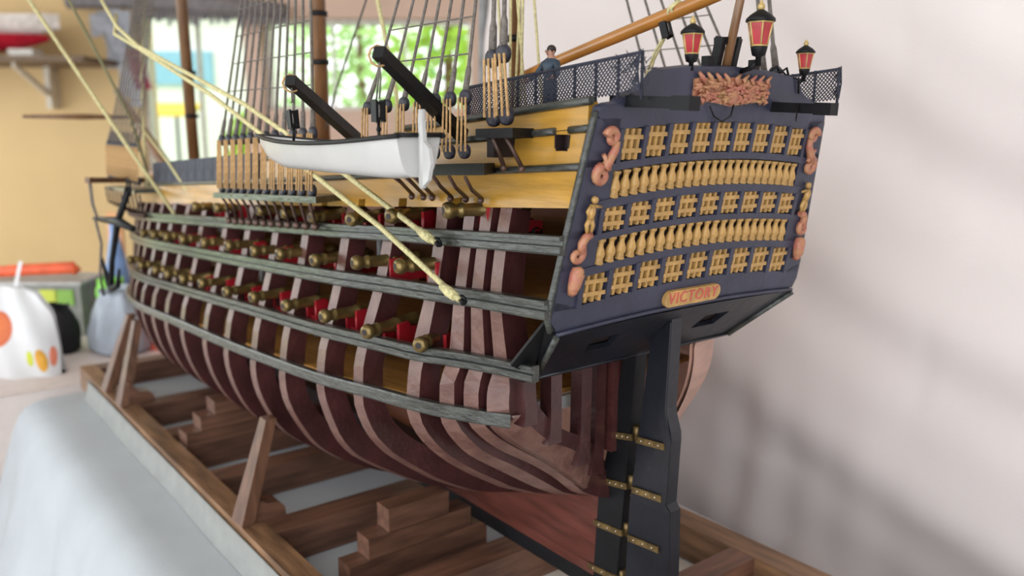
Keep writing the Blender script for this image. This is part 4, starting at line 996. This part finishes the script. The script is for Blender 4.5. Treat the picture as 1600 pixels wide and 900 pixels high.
# ---- bags and boxes on the side table, beyond the bow
TT = -.112
def bag(name, c, rx, ry, h, m, label, cat='bag', seed=0, top=.35, tilt=0):
    """crumpled bag: lofted rings with folds"""
    rnd = random.Random(seed); ph = [rnd.uniform(0, 6) for _ in range(6)]; rows = []
    n = 40
    for j in range(19):
        v = j/18; rad = interp(v, [(0,.75),(.06,.98),(.3,1.0),(.6,.86),(.82,top+.18),(.92,top),(1,top*1.15)])
        row = []
        for i in range(n):
            a = 6.283*i/n; f = 1+.06*math.sin(5*a+ph[0]+v*4)*(.4+v)+.05*math.sin(9*a+ph[1]-v*5)*(.3+v)+.03*math.sin(17*a+ph[2]+7*v)
            row.append(Vector((c[0]+rx*rad*f*math.cos(a), c[1]+ry*rad*f*math.sin(a), TT+h*v*(1+.03*math.sin(3*a+ph[3]))+.0)))
        rows.append(row)
    mb = MB().grid(rows, True, True); mb.add(rows[0], [list(range(n))[::-1]])
    return mb, rows
# white shopping bag with fruit print, facing the camera
bgx, bgy = 2.72, .56
bg_ = thing('shopping_bag', (bgx,bgy,TT), 'white plastic shopping bag with orange fruit print on the side table', 'bag')
ex = Vector((-.62,-.784,0)); en = Vector((-.784,.62,0))      # across, towards the camera
def bagp(u, v, front=1):
    w = .185*interp(v, [(0,1.0),(.35,.98),(.75,.9),(1,.62)]); d = .075*interp(v, [(0,1),(.5,.95),(1,.3)])
    bulge = math.sqrt(max(0, 1-(u*.98)**2))
    return Vector((bgx,bgy,TT))+ex*(u*w)+en*(front*d*bulge+.008*math.sin(u*9+v*5)*front)+Vector((0,0,.34*v*(1-.08*u*u)))
us = [-1+i/10 for i in range(21)]
rowsF = [[bagp(u, v/14) for u in us] for v in range(15)]; rowsB = [[bagp(u, v/14, -1) for u in us] for v in range(15)]
part('bag_body', MB().grid(rowsF).grid([r[::-1] for r in rowsB]).grid([rowsB[0], rowsF[0]]), mat('bag_white', (238, 238, 240), 0.45, var=0.03, scale=15, trans=0.15, bump=0.2, bscale=25), bg_)
for sx in (-.4,.3):
    rows = [[bagp(sx+k*.12, 1.0, .5)+Vector((0,0,t*.1))+ex*(t*.03*(1 if sx > 0 else -1)) for k in (0,1)] for t in (0,.5,1)]
    part('handle', MB().grid(rows), MATS['bag_white'], bg_)
def printed(u0, v0, ru, rv, m, name, rot=0, shape=None):
    pts = []
    for i in range(20):
        a = 6.283*i/20; rr = shape(a) if shape else 1
        u = ru*rr*math.cos(a); v = rv*rr*math.sin(a)
        pts.append((u0+u*math.cos(rot)-v*math.sin(rot), v0+u*math.sin(rot)+v*math.cos(rot)))
    cen = bagp(u0, v0)+en*.0022; ring = [bagp(u, v)+en*.0015 for u, v in pts]; midr = [bagp((u+u0)/2, (v+v0)/2)+en*.002 for u, v in pts]
    mb = MB().grid([ring, midr], True, True); mb.add([cen]+midr, [(0, 1+i, 1+(i+1) % 20) for i in range(20)], True)
    part(name, mb, m, bg_)
printed(-.1,.55,.33,.2, mat('print_orange', (228, 130, 50), 0.5, scale=30, c2=(206, 92, 62)), 'fruit_print')
printed(.52,.22,.07,.09, mat('print_lime', (214, 222, 70), 0.5), 'leaf_print')
printed(.74,.2,.1,.14, mat('print_amber', (234, 170, 50), 0.5), 'fruit_print', .4)
printed(.92,.24,.05,.12, mat('print_coral', (240, 140, 110), 0.5), 'fruit_print')
# grey tray box with an orange grip, packed with things
bx_ = thing('carry_box', (3.3,.62,TT), 'grey box with a bright orange rim standing behind the shopping bag', 'box')
def ob(c, u0, u1, n0, n1, z0, z1):
    q = [Vector(c)+ex*u+en*n_ for u, n_ in ((u0,n0),(u1,n0),(u1,n1),(u0,n1))]
    return MB().hexa([Vector((p.x,p.y,z0)) for p in q]+[Vector((p.x,p.y,z1)) for p in q])
bc = (3.42,.32,0)
part('box_body', ob(bc,-.2,.22,-.12,.12,TT,.12), mat('box_grey', (168, 168, 164), 0.4, trans=0.2), bx_)
part('box_rim', ob(bc,-.21,.23,-.13,.13,.12,.135), mat('rim_grey', (190, 190, 188), 0.4), bx_)
part('orange_grip', MB().tube([Vector(bc)+ex*-.2+en*.125+Vector((0,0,.125)), Vector(bc)+ex*-.19+en*.125+Vector((0,0,.175)), Vector(bc)+ex*.0+en*.125+Vector((0,0,.19)), Vector(bc)+ex*.2+en*.125+Vector((0,0,.2)), Vector(bc)+ex*.22+en*.125+Vector((0,0,.18))], [.02,.026,.026,.028,.02], 10), mat('grip_orange', (246, 104, 62), 0.4), bx_)
for k, (u, c3) in enumerate(((-.02,(206,226,110)),(.08,(220,232,90)),(.15,(150,200,90)))):
    part('packet', ob(bc, u-.04, u+.04, .121, .128, .03, .1), mat('packet_%d_tint' % k, c3, 0.5), bx_)
def placed_bag(name, c, rx, ry, h, m, label, seed, top=.35, cat='bag'):
    mb, rows = bag(name, c, rx, ry, h, m, label, seed=seed, top=top); o = part(name, mb, m); tag(o, label, cat); return o
placed_bag('plastic_bag', (2.84,.15,0), .15, .12, .26, mat('bag_bluegrey', (196, 206, 220), 0.35, var=0.15, scale=14, trans=0.2, bump=0.6, bscale=30), 'crumpled pale blue-grey plastic bag on the side table by the bow', 3, .5)
placed_bag('cloth_bag', (2.96,.36,0), .08, .08, .2, mat('bag_black', (38, 38, 42), 0.7, var=0.3, scale=30, bump=0.6), 'black cloth bag between the white shopping bag and the blue-grey bag', 4, .5)
placed_bag('grey_bag', (3.64,.66,0), .09, .09, .3, mat('bag_darkgrey', (120, 116, 120), 0.6, var=0.25, scale=30, bump=0.6), 'dark grey bag behind the grey box at the back of the side table', 5, .45)
placed_bag('green_pouch', (3.07,.12,0), .07, .06, .27, mat('pouch_lime', (150, 232, 90), 0.5, var=0.08), 'lime green pouch standing behind the blue-grey bag', 6, .8, 'pouch')
tag(part('blue_bottle', MB().lathe((3.24,.05,TT), (0,0,1), [(0,.05),(.02,.055),(.26,.055),(.36,.035),(.44,.02),(.5,.02),(.51,.015)], 16), mat('bottle_blue', (128, 158, 208), 0.3)), 'pale blue bottle standing beyond the bow beside the lime pouch', 'bottle')
tag(part('orange_folder', ob((3.36,.02,0), -.03,.04,-.01,.01,TT,.42), mat('folder_orange', (238, 176, 120), 0.5)), 'peach coloured folder standing behind the blue bottle', 'folder')
tag(part('red_box', ob((2.75,-.08,0), -.12,.12,-.08,.08,TT,.0), mat('box_coral', (232, 106, 84), 0.5)), 'coral red box on the side table behind the stand struts', 'box')
tag(part('yellow_packet', ob((3.6,.86,0), -.16,.06,-.03,.03,TT,.2), mat('packet_yellow', (246, 206, 60), 0.5)), 'yellow packet at the left end of the side table', 'packet')
tag(part('brass_knob', MB().ball((2.45,.82,-.08), .028, 12, 8), M_lgold), 'small round gilt knob on the edge of the side table', 'knob')
